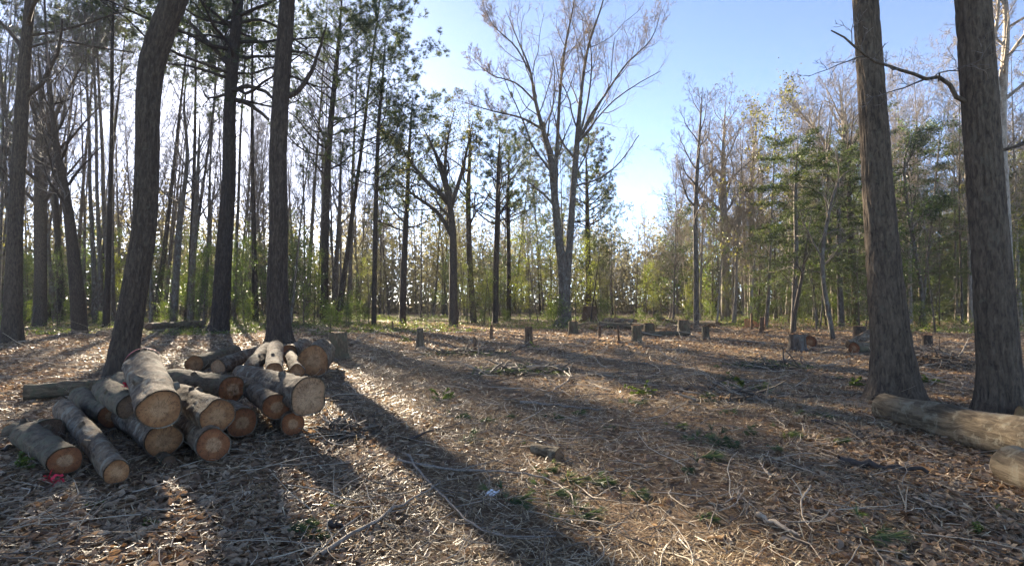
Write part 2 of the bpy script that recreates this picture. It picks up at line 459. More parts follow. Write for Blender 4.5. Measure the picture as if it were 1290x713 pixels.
def bare_crown(n1=14, n2_=7, n3=6, n4=5, t0=.35, ratio=.42, ang=(30, 60), up=.14, buds=0, bud=.05, lens=None, use=None, rr=.5, twig_r=.005):
    def go(rng, stems, limbs, tm, cm):
        S = [s for i, s in enumerate(stems) if use is None or i in use]
        P, R = fit(S)
        P1, R1 = branch_out(rng, P, R, n1, t0, .98, ang, ratio, 9, up, .14, rr, fade=.55, lens=lens)
        tubes(tm, P1, R1, 6)
        src, srr = P1, R1
        if len(limbs):
            Pl, Rl = fit(limbs, 9); src = np.concatenate([P1, Pl]); srr = np.concatenate([R1, Rl])
        P2, R2 = branch_out(rng, src, srr, n2_, .2, .98, (28, 60), .5, 7, .1, .2, .55, rmin=.008)
        tubes(cm, P2, R2, 4)
        P3, R3 = branch_out(rng, P2, R2, n3, .15, 1, (25, 60), .5, 5, .08, .22, .6, rmin=.005)
        tubes(cm, P3, R3, 3)
        P4, R4 = branch_out(rng, P3, R3, n4, .15, 1, (20, 60), .55, 4, .08, .25, .6, rmin=twig_r)
        tubes(cm, P4, R4, 3)
        if buds:
            k = rng.randint(0, len(P4), buds)
            C = P4[k, rng.randint(1, 4, buds)] + rng.randn(buds, 3) * .03
            leaf_cards(cm, rng, C, bud * rng.uniform(.6, 1.5, buds), 0)
    return go

def pine_crown(n1=26, t0=.5, ratio=.2, tufts=3, L_=.2, w=.014, n=11, n2_=5, n3=4, up=.1, ang=(60, 95), lens=None, use=None):
    def go(rng, stems, limbs, tm, cm):
        S = [s for i, s in enumerate(stems) if use is None or i in use]
        P, R = fit(S)
        P1, R1 = branch_out(rng, P, R, n1, t0, .99, ang, ratio, 7, up, .16, .35, fade=.45, lens=lens)
        tubes(tm, P1, R1, 5)
        P2, R2 = branch_out(rng, P1, R1, n2_, .3, 1, (30, 65), .42, 5, .12, .2, .6, rmin=.008)
        tubes(tm, P2, R2, 4)
        P3, R3 = branch_out(rng, P2, R2, n3, .3, 1, (25, 60), .5, 4, .15, .25, .6, rmin=.006)
        tubes(tm, P3, R3, 3)
        for j in range(tufts):
            C = P3[:, 3 - j % 3]; D = P3[:, 3 - j % 3] - P3[:, 0]
            needle_tufts(cm, rng, C + rng.randn(*C.shape) * .04, unit(D) + np.array([0, 0, .25]), n, L_, w)
    return go

def layer_crown(n1=40, t0=.15, ratio=.3, leaf=.07, nl=26, flat=.45, lens=None):
    """flat feathery sprays in tiers"""
    def go(rng, stems, limbs, tm, cm):
        P, R = fit(stems)
        P1, R1 = branch_out(rng, P, R, n1, t0, .99, (58, 104), ratio, 8, -.03, .17, .3, fade=.6, lens=lens)
        tubes(tm, P1, R1, 4)
        P2, R2 = branch_out(rng, P1, R1, 11, .15, 1, (30, 65), .42, 5, -.05, .14, .5, rmin=.005)
        P2[:, :, 2] = P2[:, :1, 2] + (P2[:, :, 2] - P2[:, :1, 2]) * .35
        tubes(tm, P2, R2, 3)
        m = len(P2); k = np.repeat(np.arange(m), nl)
        t = rng.rand(m * nl) * 3.99; j = t.astype(int); u = (t - j)[:, None]
        C = P2[k, j] * (1 - u) + P2[k, j + 1] * u + rng.randn(m * nl, 3) * np.array([.1, .1, .07])
        leaf_cards(cm, rng, C, leaf * rng.uniform(.6, 1.5, m * nl), flat, .3)
    return go

def leafy_crown(n1=16, n2_=7, nl=12, t0=.15, ratio=.4, leaf=.09, ang=(35, 75), up=.08, flat=.15, width=.45, lens=None, scat=.12, K1=7):
    def go(rng, stems, limbs, tm, cm):
        P, R = fit(stems)
        P1, R1 = branch_out(rng, P, R, n1, t0, .99, ang, ratio, K1, up, .2, .5, lens=lens, rmin=.008)
        tubes(tm, P1, R1, 4)
        P2, R2 = branch_out(rng, P1, R1, n2_, .2, 1, (30, 65), .5, 5, .05, .22, .55, rmin=.004)
        tubes(tm, P2, R2, 3)
        m = len(P2); k = np.repeat(np.arange(m), nl)
        t = rng.rand(m * nl) * 3.99; j = t.astype(int); u = (t - j)[:, None]
        C = P2[k, j] * (1 - u) + P2[k, j + 1] * u + rng.randn(m * nl, 3) * scat
        leaf_cards(cm, rng, C, leaf * rng.uniform(.6, 1.4, m * nl), flat, width)
    return go

def extend(pts, H, lean=0):
    """continue a pixel path above the frame: returns extra world points handled by caller"""
    return pts

def hero(name, label, cat, pts, tmat, cmat, seed, crown, more=(), limbs=(), H=None, base=None, detail=False, sides=12, group=None):
    """a tree traced from the photograph; its base row gives its distance"""
    b = ground(pts[0][0], pts[0][1]) if base is None else ground(*base)
    Y = b[1]
    P, R = px_path(pts, Y)
    P[0] = b + np.array([0, 0, -.12])
    if H is not None and P[-1][2] < H:               # grows on above the frame
        d = unit(P[-1] - P[-3 if len(P) > 2 else -2]); d = unit(d + np.array([0, 0, .6]))
        Lr = (H - P[-1][2]) / d[2]
        P = np.concatenate([P, [P[-1] + d * Lr * .5, P[-1] + d * Lr]]); R = np.concatenate([R, [R[-1] * .6, .02]])
    else: R = R.copy(); R[-1] *= .2; R[-2] *= .75
    stems = [(P, R)]
    for m in more:
        h = None
        if isinstance(m, dict): h = m['H']; m = m['p']
        p, r = px_path(m, Y)
        if h is not None and p[-1][2] < h:
            d = unit(unit(p[-1] - p[-2]) + np.array([0, 0, .5])); Lr = (h - p[-1][2]) / d[2]
            p = np.concatenate([p, [p[-1] + d * Lr * .5, p[-1] + d * Lr]]); r = np.concatenate([r, [r[-1] * .6, .015]])
        else: r[-1] *= .25; r[-2] *= .8
        stems.append((p, r))
    lb = [px_path(m, Y) for m in limbs]
    return tree(name, label, cat, b, stems, tmat, cmat, seed, crown, sides, detail, group, lb)

tall_bare = bare_crown(12, 6, 5, 4, t0=.45, ratio=.3)
# --- the tall pines and hardwoods on the left
hero('oak_tree', 'thick dark trunk with a sharp bend near its top, right behind the log pile', 'tree',
     [(153, 474, 46), (157, 440, 40), (164, 400, 37), (172, 350, 35), (180, 300, 33), (184, 240, 33), (186, 180, 33), (187, 125, 34), (192, 80, 36), (204, 40, 35), (218, 4, 34), (232, -40, 33)],
     M['oak'], M['twig'], 11, bare_crown(10, 6, 5, 4, t0=.62, ratio=.3), H=17, detail=True)
hero('pine_tree', 'tall dark pine with a broken stub branch, the low sun just beside its trunk', 'tree',
     [(275, 419, 30), (277, 405, 25), (280, 350, 23), (284, 290, 21), (288, 230, 18), (290, 130, 16), (295, 60, 15), (300, 0, 14)],
     M['pine'], M['needle'], 12, pine_crown(48, .46, .26, 3, .26, .009, 20, n2_=6), H=27, detail=True,
     limbs=[[(291, 126, 7), (305, 128, 6), (322, 137, 5), (339, 151, 4)], [(292, 116, 7), (312, 109, 6), (330, 114, 5), (345, 124, 4)],
            [(289, 100, 5), (262, 90, 4), (240, 84, 3), (205, 80, 2)], [(288, 78, 7), (268, 60, 6), (248, 38, 5), (236, 24, 3)],
            [(297, 30, 5), (330, 26, 4), (352, 36, 3), (385, 60, 2)]])
hero('pine_tree', 'straight thick trunk with ridged bark standing behind the right end of the log pile', 'tree',
     [(353, 434, 38), (352, 415, 32), (350, 380, 29), (351, 300, 25), (350, 200, 23), (355, 100, 22), (362, 0, 20)],
     M['pine'], M['needle'], 13, pine_crown(38, .56, .26, 3, .26, .009, 20, n2_=6), H=25, detail=True,
     limbs=[[(352, 124, 8), (372, 118, 7), (388, 98, 6), (402, 62, 4), (412, 30, 2)], [(353, 92, 4), (372, 98, 3), (395, 108, 2), (420, 112, 1.5)], [(354, 66, 4), (380, 66, 3), (410, 80, 2)]])
hero('oak_tree', 'dark heavy trunk at the left edge of the photo with branches reaching right', 'tree',
     [(14, 432, 34), (16, 400, 27), (19, 300, 22), (25, 180, 20), (31, 80, 17), (38, 0, 14)],
     M['oak'], M['twig'], 14, bare_crown(14, 6, 6, 5, t0=.4, ratio=.25), H=24, detail=True,
     limbs=[[(33, 46, 5), (70, 40, 4), (110, 30, 3), (150, 16, 2)], [(31, 62, 4), (70, 52, 3), (120, 60, 3), (168, 66, 2)]])
hero('bare_tree', 'upright forked trunk just right of the dark trunk at the left edge', 'tree',
     [(50, 412, 20), (51, 350, 17), (51, 260, 18), (52, 190, 17), (52, 130, 8), (48, 60, 5)],
     M['oak'], M['twig'], 15, bare_crown(18, 6, 6, 5, t0=.4, ratio=.3, ang=(30, 70)), more=[[(52, 195, 9), (64, 160, 7), (88, 110, 5), (110, 70, 3)], [(52, 185, 8), (40, 130, 6), (30, 80, 3)]], detail=False)
hero('bare_tree', 'dark trunk leaning left, midway between the left edge and the bent trunk', 'tree',
     [(101, 422, 23), (97, 370, 20), (90, 300, 16), (82, 240, 12), (74, 200, 11), (66, 140, 8), (62, 60, 5)],
     M['oak'], M['twig'], 16, bare_crown(16, 6, 6, 5, t0=.4, ratio=.3))
hero('bare_tree', 'slim straight bare tree seen left of the sunlit pine trunk', 'tree',
     [(240, 408, 10), (243, 330, 8), (247, 260, 7), (250, 200, 5), (252, 140, 3)], M['grey'], M['twig'], 17, tall_bare)
hero('bare_tree', 'slim crooked bare tree between the bent trunk and the sunlit pine', 'tree',
     [(218, 410, 11), (222, 350, 9), (228, 270, 7), (236, 200, 5), (232, 130, 4), (238, 70, 2)], M['grey'], M['twig'], 18, tall_bare)
# --- middle
hero('pine_tree', 'tall slender pine with a feathery crown, first right of the ridged trunk', 'tree',
     [(408, 407, 11), (409, 350, 10), (411, 260, 9), (414, 190, 8), (420, 120, 7), (426, 60, 5), (430, 10, 3), (432, -25, 2)],
     M['pine'], M['needle'], 19, pine_crown(46, .42, .31, 3, .26, .009, 20, n2_=6))
hero('bare_tree', 'thin bare tree close beside the slender pine right of the ridged trunk', 'tree',
     [(422, 404, 7), (424, 330, 6), (428, 260, 5), (430, 200, 3), (436, 150, 2)], M['grey'], M['twig'], 20, tall_bare)
hero('pine_tree', 'very straight thin pole pine with a high tufted crown left of centre', 'tree',
     [(471, 411, 7), (472, 330, 6), (474, 240, 5.5), (477, 160, 5), (482, 100, 4), (486, 40, 2.5)],
     M['pine'], M['needle'], 21, pine_crown(42, .46, .3, 3, .26, .009, 20, n2_=6))
hero('pine_tree', 'pine pole with a rounded tufted crown, lower than the pole pine beside it', 'tree',
     [(507, 408, 9), (509, 330, 8), (513, 250, 6), (516, 180, 5), (520, 120, 3)],
     M['pine'], M['needle'], 22, pine_crown(38, .4, .32, 3, .26, .009, 19, n2_=6))
hero('evergreen_oak', 'dark trunked tree fanning into a broad leafy crown left of centre', 'tree',
     [(571, 412, 12), (571, 350, 10), (570, 290, 9), (565, 250, 8), (556, 215, 6), (545, 185, 4), (530, 155, 2)],
     M['oak'], M['olive'], 23, leafy_crown(11, 7, 9, t0=.4, ratio=.3, leaf=.13, ang=(25, 60), scat=.22),
     more=[[(565, 252, 7), (540, 232, 5), (515, 200, 4), (498, 170, 2)], [(567, 262, 7), (578, 230, 5), (588, 190, 4), (596, 150, 2)], [(560, 230, 6), (562, 190, 4), (572, 140, 2)], [(570, 300, 6), (553, 270, 5), (520, 245, 4), (490, 220, 2)]])
hero('evergreen_oak', 'thin dark tree with drooping glossy leaves low on it, left of the double trunk', 'tree',
     [(597, 407, 9), (594, 370, 8), (591, 310, 7), (590, 240, 6), (592, 180, 4), (590, 140, 2)],
     M['oak'], M['olive'], 24, leafy_crown(14, 7, 7, t0=.4, ratio=.25, leaf=.13, scat=.2))
hero('pine_tree', 'straight pine with an umbrella crown, midway to the double trunk', 'tree',
     [(624, 408, 8), (625, 340, 7), (627, 270, 7), (628, 210, 6), (630, 165, 3)],
     M['pine'], M['needle'], 25, pine_crown(28, .5, .36, 3, .26, .009, 18, ang=(50, 80)))
hero('pine_tree', 'slimmer pine almost touching the umbrella pine, nearer to the double trunk', 'tree',
     [(641, 404, 6), (641, 330, 5), (640, 260, 5), (641, 210, 3), (642, 180, 2)],
     M['pine'], M['needle'], 26, pine_crown(24, .5, .3, 3, .26, .009, 17, ang=(50, 80)))
hero('maple_tree', 'tall double-trunked tree with reddish spring buds at the centre of the clearing edge', 'tree',
     [(709, 413, 24.3), (711, 400, 17.1), (711, 380, 15.3), (709, 345, 12.6), (704, 300, 9.9), (698, 240, 9.0), (692, 190, 7.65), (683, 160, 5.4), (674, 125, 4.32), (668, 90, 2.88), (652, 50, 2.16), (636, 10, 1.44)],
     M['grey'], M['bud'], 27, bare_crown(17, 8, 6, 5, t0=.36, ratio=.34, ang=(22, 55), up=.14, buds=8000, bud=.045, twig_r=.005, rr=.42), detail=True,
     more=[[(711, 385, 13.5), (714, 350, 10.8), (718, 300, 9.0), (722, 240, 7.65), (727, 180, 7.2), (732, 120, 4.32), (741, 60, 3.24), (760, 0, 2.16), (768, -40, 1.44)],
           {'p': [(698, 230, 7.2), (702, 180, 4.32), (706, 110, 3.6), (712, 60, 2.88), (722, 10, 2.16), (730, -30, 1.44)], 'H': 22},
           [(730, 178, 4.32), (742, 150, 3.6), (762, 120, 2.88), (790, 80, 2.16), (820, 50, 1.73), (836, 0, 1.08)],
           [(730, 172, 2.88), (740, 130, 2.52), (745, 70, 2.16), (736, 20, 1.44)],
           [(674, 128, 2.88), (650, 105, 2.16), (620, 95, 1.44), (590, 70, 1.08)],
           [(686, 165, 3.6), (660, 150, 2.88), (620, 140, 2.16), (575, 126, 1.44)],
           [(668, 92, 2.52), (650, 60, 2.16), (620, 30, 1.44), (606, 0, 1.08)]],
     limbs=[[(722, 235, 2.52), (755, 225, 2.16), (785, 200, 1.44), (805, 170, 1.08)], [(736, 170, 2.16), (770, 130, 1.8), (800, 108, 1.44), (832, 90, 0.86)], [(700, 262, 2.88), (690, 250, 2.88), (664, 228, 2.16)]])
hero('pine_tree', 'dark crowned pine directly behind the right stem of the double trunk', 'tree',
     [(741, 402, 8), (741, 340, 7), (740, 280, 6), (739, 225, 5), (738, 182, 2)],
     M['pine'], M['needle'], 28, pine_crown(38, .5, .3, 3, .26, .011, 18, n2_=6))
# --- right
hero('bare_tree', 'slim dark upright bare tree right of the white house gable', 'tree',
     [(877, 413, 8), (877, 350, 7), (876, 280, 6), (878, 220, 5), (882, 160, 4), (885, 110, 2)], M['grey'], M['paletwig'], 31, bare_crown(16, 7, 6, 5, t0=.4, ratio=.26, up=.12, twig_r=.008))
hero('bare_tree', 'pale sunlit bare tree with a wide crown right of the slim dark one', 'tree',
     [(914, 404, 13), (914, 340, 11), (912, 280, 10), (911, 220, 7), (912, 170, 5), (914, 130, 2)], M['pale'], M['paletwig'], 32, bare_crown(22, 7, 7, 5, t0=.3, ratio=.34, up=.1, buds=2500, bud=.07, twig_r=.009))
hero('bare_tree', 'pale trunk with a shredded dead top among the pale trees at right', 'tree',
     [(948, 402, 10), (948, 340, 9), (947, 290, 8), (946, 240, 7), (950, 190, 5), (955, 140, 2)], M['pale'], M['paletwig'], 33, bare_crown(18, 7, 7, 5, t0=.45, ratio=.3, buds=2000, bud=.07, twig_r=.009))
hero('bare_tree', 'big crowned bare tree with tan twigs rising behind the tiered evergreens', 'tree',
     [(1064, 402, 15), (1065, 340, 13), (1066, 270, 11), (1062, 215, 9), (1064, 170, 7), (1060, 130, 4), (1056, 95, 2)], M['pale'], M['paletwig'], 34, bare_crown(22, 8, 7, 5, t0=.45, ratio=.4, up=.1, buds=3000, bud=.07, twig_r=.009),
     more=[[(1062, 215, 7), (1040, 180, 5), (1015, 150, 3), (990, 120, 2)], [(1064, 200, 7), (1085, 160, 5), (1105, 120, 3)]])
hero('evergreen_tree', 'tiered dark evergreen with flat sprays, tallest of those left of the two near trunks', 'tree',
     [(999, 418, 8), (1001, 370, 7), (1003, 310, 6), (1002, 250, 5), (1004, 200, 3.5), (1006, 165, 2)], M['grey'], M['cedar'], 35, layer_crown(52, .25, .36, .1, 42, .3))
hero('evergreen_tree', 'tiered evergreen with drooping sprays just left of the left near trunk', 'tree',
     [(1060, 412, 9), (1058, 360, 8), (1057, 300, 7), (1056, 240, 5), (1055, 190, 2)], M['grey'], M['cedar'], 36, layer_crown(50, .28, .36, .1, 42, .3))
hero('young_tree', 'thin bent sapling arching left with a bare crooked stem left of the near trunks', 'sapling',
     [(1050, 428, 7), (1045, 400, 6.5), (1038, 360, 6), (1036, 320, 5.5), (1042, 280, 5), (1050, 245, 4), (1060, 222, 3), (1078, 210, 2)], M['grey'], M['twig'], 37, bare_crown(10, 5, 4, 3, t0=.35, ratio=.35))
hero('young_tree', 'slanting thin dark sapling leaning right behind the squat grey stump', 'sapling',
     [(998, 420, 6), (1003, 385, 5), (1010, 350, 4.5), (1016, 310, 3.5), (1022, 270, 2)], M['oak'], M['twig'], 38, bare_crown(10, 5, 4, 3, t0=.35, ratio=.35))
for k, (x, y, w, lab) in enumerate([(1079, 410, 10, 'rightmost trunk of the tight dark clump left of the near trunks'), (1069, 408, 8, 'middle trunk of the tight dark clump left of the near trunks'),
                                    (1052, 404, 8, 'leftmost trunk of the tight dark clump left of the near trunks')]):
    hero('bare_tree', lab, 'tree', [(x, y, w), (x - 4, 340, w * .9), (x - 9, 260, w * .7), (x - 8, 190, w * .5), (x - 2, 130, 2)], M['oak'], M['twig'], 40 + k, tall_bare)
hero('oak_tree', 'massive near trunk with ridged bark, the left one of the two at right', 'tree',
     [(1128, 504, 76), (1126, 480, 64), (1123, 440, 56), (1119, 400, 52), (1112, 320, 47), (1106, 240, 43), (1100, 150, 39), (1094, 60, 36), (1089, -10, 34)],
     M['oaksunny'], M['twig'], 51, bare_crown(12, 6, 5, 4, t0=.6, ratio=.3), H=20, detail=True)
hero('oak_tree', 'massive near trunk behind the fallen log, nearest the right edge', 'tree',
     [(1263, 524, 78), (1261, 500, 66), (1258, 460, 60), (1254, 400, 58), (1248, 320, 55), (1242, 240, 53), (1236, 150, 51), (1230, 60, 49), (1224, -20, 47)],
     M['oaksunny'], M['twig'], 52, bare_crown(12, 6, 5, 4, t0=.62, ratio=.3), H=19, detail=True,
     limbs=[[(1236, 132, 9), (1206, 124, 7), (1196, 108, 6.5), (1184, 98, 6), (1168, 100, 5.5), (1140, 90, 5), (1110, 80, 4), (1086, 66, 3.5), (1064, 50, 3), (1048, 40, 2)],
            [(1252, 192, 6), (1275, 186, 5), (1310, 172, 4)]])
hero('bare_tree', 'pale smooth forked trunk partly hidden behind the near trunk at the right edge', 'tree',
     [(1276, 425, 16), (1270, 340, 15), (1266, 250, 14), (1262, 170, 13), (1264, 100, 12), (1268, 30, 9), (1262, -40, 6)], M['pale'], M['paletwig'], 53, bare_crown(18, 7, 6, 5, t0=.45, ratio=.26, twig_r=.007), H=22, more=[[(1262, 140, 8), (1252, 70, 6), (1258, 0, 5), (1250, -60, 3)]])
hero('holly_tree', 'leafy evergreen tree with a dark cloud of leaves between the two near trunks', 'tree',
     [(1164, 412, 6), (1160, 360, 5.5), (1150, 300, 5), (1142, 250, 4.5), (1140, 200, 4), (1150, 165, 2)], M['grey'], M['holly'], 54, leafy_crown(16, 7, 12, t0=.25, ratio=.33, leaf=.15, scat=.2),
     more=[[(1140, 210, 3), (1155, 185, 2.5), (1172, 160, 2)], [(1148, 290, 3), (1168, 265, 2), (1190, 250, 1.5)]])

# ------------------------------------------------------------------ background kinds, one prototype each, then copies
def proto_stem(rng, H, r, lean=.06, K=7, wob=.012):
    z = np.linspace(-.15, H, K); x = np.cumsum(rng.randn(K) * wob * H / 6 * 1.0) + lean * rng.randn() * z; y = np.cumsum(rng.randn(K) * wob * H / 6) + lean * rng.randn() * z
    x -= x[0]; y -= y[0]
    return np.stack([x, y, z], 1), np.interp(z, [-.15, .3, H], [r * 1.35, r, r * .12])

PROT = {}
def proto(kind, name, n, H, r, tmat, cmat, crown, seed):
    out = []
    for k in range(n):
        rng = np.random.RandomState(seed * 31 + k)
        o = tree(name, None, None, (0, 0, 0), [proto_stem(rng, H, r * rng.uniform(.85, 1.2))], tmat, cmat, seed * 31 + k, crown, sides=9)
        out.append([o, False])
    PROT[kind] = (out, H)
proto('bare', 'bare_tree', 4, 20, .16, M['grey'], M['twig'], bare_crown(20, 7, 6, 5, t0=.3, ratio=.32, ang=(25, 55), twig_r=.006), 1)
proto('slim', 'bare_tree', 3, 15, .09, M['grey'], M['twig'], bare_crown(16, 6, 6, 5, t0=.3, ratio=.3, ang=(25, 55), twig_r=.005), 2)
proto('palebare', 'bare_tree', 4, 19, .16, M['pale'], M['paletwig'], bare_crown(22, 8, 7, 6, t0=.28, ratio=.36, up=.1, ang=(25, 60), buds=5000, bud=.07, twig_r=.006), 3)
proto('pine', 'pine_tree', 4, 22, .17, M['pine'], M['needle'], pine_crown(30, .48, .27, 3, .27, .01, 20, n2_=6, n3=4), 4)
proto('tier', 'evergreen_tree', 3, 12, .1, M['grey'], M['cedar'], layer_crown(46, .12, .32, .1, 30, .3), 5)
proto('holly', 'holly_tree', 4, 7, .06, M['grey'], M['holly'], leafy_crown(22, 7, 11, t0=.1, ratio=.36, leaf=.12, scat=.16), 6)
proto('spring', 'spring_tree', 3, 8, .06, M['grey'], M['spring'], leafy_crown(22, 7, 11, t0=.1, ratio=.34, leaf=.11, scat=.2), 7)
proto('olive', 'leafy_tree', 3, 11, .1, M['grey'], M['olive'], leafy_crown(20, 8, 12, t0=.25, ratio=.34, leaf=.15, scat=.25), 8)
proto('pole', 'young_tree', 4, 8, .04, M['grey'], M['twig'], bare_crown(10, 5, 4, 2, t0=.35, ratio=.22, twig_r=.006), 9)
proto('highbare', 'bare_tree', 3, 27, .2, M['grey'], M['twig'], bare_crown(20, 8, 7, 5, t0=.6, ratio=.32, ang=(30, 65), twig_r=.006), 11)
proto('highpine', 'pine_tree', 3, 27, .2, M['pine'], M['needle'], pine_crown(34, .66, .24, 3, .27, .01, 20, n2_=6, n3=4), 12)
proto('bush', 'shrub', 3, 2, .025, M['grey'], M['herb'], leafy_crown(20, 6, 10, t0=.03, ratio=.55, leaf=.09, scat=.12), 10)

KIND_TEXT = {'bare': ('tall bare forest tree with brownish twigs', 'tree'), 'slim': ('slim bare forest tree with thin twigs', 'tree'), 'palebare': ('bare forest tree with pale bark and tan spring twigs', 'tree'),
             'highbare': ('very tall bare forest tree with a high crown', 'tree'), 'highpine': ('very tall forest pine with a high crown', 'tree'),
             'pine': ('forest pine with a long bare trunk and tufted crown', 'tree'), 'tier': ('feathery evergreen with flat tiered sprays', 'tree'), 'holly': ('small glossy-leaved evergreen', 'tree'),
             'spring': ('small tree in yellow-green spring leaf', 'tree'), 'olive': ('leafy tree with dull olive leaves', 'tree'), 'pole': ('thin leafless sapling', 'sapling'), 'bush': ('low green shrub', 'shrub')}
ZONES = [(-1e9, 150, 'left of the bent trunk'), (150, 360, 'behind the log pile'), (360, 560, 'in the left centre wood'), (560, 700, 'left of the double trunk'),
         (700, 850, 'right of the double trunk'), (850, 960, 'around the white house'), (960, 1100, 'left of the near trunks'), (1100, 1e9, 'behind the near trunks')]
rngp = np.random.RandomState(77)
def place(kind, px, Y, H, wide=1.0):
    protos, H0 = PROT[kind]
    e = protos[rngp.randint(len(protos))]
    if e[1]: o = copy_tree(e[0])
    else: o = e[0]; e[1] = True
    p = at(px, HOR, Y); x, y = p[0], Y
    o.location = (x, y, float(terr(x, y)))
    s = H / H0
    o.scale = (s * wide, s * wide, s); o.rotation_euler = (0, 0, rngp.rand() * 6.28)
    t, c = KIND_TEXT[kind]
    z = [z for a, b, z in ZONES if a <= px < b][0]
    tag(o, t + ' ' + z, c, t + ' ' + z)

SKY = np.array([(-200, -60), (300, -60), (400, 0), (470, 60), (520, 105), (560, 135), (600, 150), (680, 160), (740, 200), (775, 250), (825, 255), (860, 190), (900, 150), (960, 130), (1040, 110), (1100, 70), (1290, 30), (1500, 0)], float)
def sky_row(px): return np.interp(px, SKY[:, 0], SKY[:, 1])
def choose(px):
    u = rngp.rand()
    if px < 340: tab = [('bare', .42), ('slim', .4), ('pine', .1), ('olive', .08)]
    elif px < 560: tab = [('pine', .22), ('bare', .26), ('slim', .37), ('olive', .15)]
    elif px < 700: tab = [('pine', .2), ('bare', .28), ('slim', .3), ('olive', .22)]
    elif px < 860: tab = [('bare', .25), ('palebare', .3), ('slim', .35), ('pine', .1)]
    elif px < 960: tab = [('palebare', .6), ('slim', .3), ('tier', .1)]
    else: tab = [('palebare', .4), ('tier', .25), ('slim', .22), ('olive', .13)]
    for k, w in tab:
        if u < w: return k
        u -= w
    return tab[0][0]
placed = []
def free(px, Y, gap):
    x = (px - CX) / F * Y
    for (a, b) in placed:
        if (a - x) ** 2 + (b - Y) ** 2 < gap * gap: return False
    placed.append((x, Y)); return True
n = 0
while n < 275:
    Y = 34 + 52 * rngp.rand() ** .8; px = rngp.uniform(-170, 1460)
    if 690 < px < 735 and Y < 55: continue
    if not free(px, Y, 1.25): continue
    top = sky_row(px) + rngp.rand() ** 1.3 * 150
    H = min(1.55 + (HOR - top) * Y / F, 27)
    if H < 6: continue
    k = choose(px)
    if 470 <= px < 700 and Y < 66:
        if Y < 52 or rngp.rand() < .5: continue
        if k == 'olive': k = 'slim'
    if 60 < px < 470:                            # keep the wood open towards the low sun
        u = rngp.rand()
        if Y < 52 and u < .65:
            k = 'highbare' if u < .42 else 'highpine'; H = max(28, 1.55 + (HOR + rngp.uniform(20, 130)) * Y / F); H = min(H, 32)
        else:
            k = 'slim' if Y < 66 else 'bare'
            if rngp.rand() < .35: continue
    if k == 'olive': H = min(H, 15)
    if k == 'tier': H = min(H, 15)
    place(k, px, Y, H, np.clip(rngp.uniform(.8, 1.1) * (18 / max(H, 10)) ** .3, .7, 1.2)); n += 1
for px, Y in ((196, 47), (240, 46), (322, 46), (122, 50), (78, 47)): place('highpine', px, Y, 30, 1.1)
for px, Y in ((34, 49), (92, 52), (140, 46), (385, 52), (440, 54)): place('highbare', px, Y, 29, 1.1)
# understorey
n = 0
while n < 255:
    Y = 29 + 55 * rngp.rand(); px = rngp.uniform(-170, 1460)
    if 430 < px < 1000 and Y < 40: continue
    if not free(px, Y, .95): continue
    u = rngp.rand()
    if px < 350: k = 'holly' if u < .66 else ('pole' if u < .93 else 'spring')
    elif px < 560: k = 'holly' if u < .28 else ('spring' if u < .42 else ('pole' if u < .85 else 'olive'))
    elif px < 640: k = 'holly' if u < .2 else ('pole' if u < .7 else 'spring')
    elif px < 900: k = 'spring' if u < .35 else ('pole' if u < .88 else 'holly')
    else: k = 'tier' if u < .3 else ('holly' if u < .45 else ('spring' if u < .68 else 'pole'))
    H = {'holly': rngp.uniform(4, 10), 'spring': rngp.uniform(3, 6.5), 'tier': rngp.uniform(4, 9), 'pole': rngp.uniform(5, 10), 'olive': rngp.uniform(6, 10)}[k]
    if px < 450:
        if Y < 33: continue
        H = min(H, 4.5 + max(0, Y - 34) * .25)
    place(k, px, Y, H); n += 1
for px, Y, H in [(566, 44, 5), (610, 42, 5.5), (668, 46, 7.5), (690, 50, 7), (735, 48, 7), (655, 43, 4)]:
    place('spring' if px > 640 else 'holly', px, Y, H)
n = 0
while n < 60:
    Y = 31 + 24 * rngp.rand(); px = rngp.uniform(-100, 1400)
    if not free(px, Y, .9): continue
    place('bush', px, Y, rngp.uniform(.7, 2.0), 1.2); n += 1
for out, H in PROT.values():
    for o, used in out:
        if not used:
            for ch in list(o.children): bpy.data.objects.remove(ch)
            bpy.data.objects.remove(o)

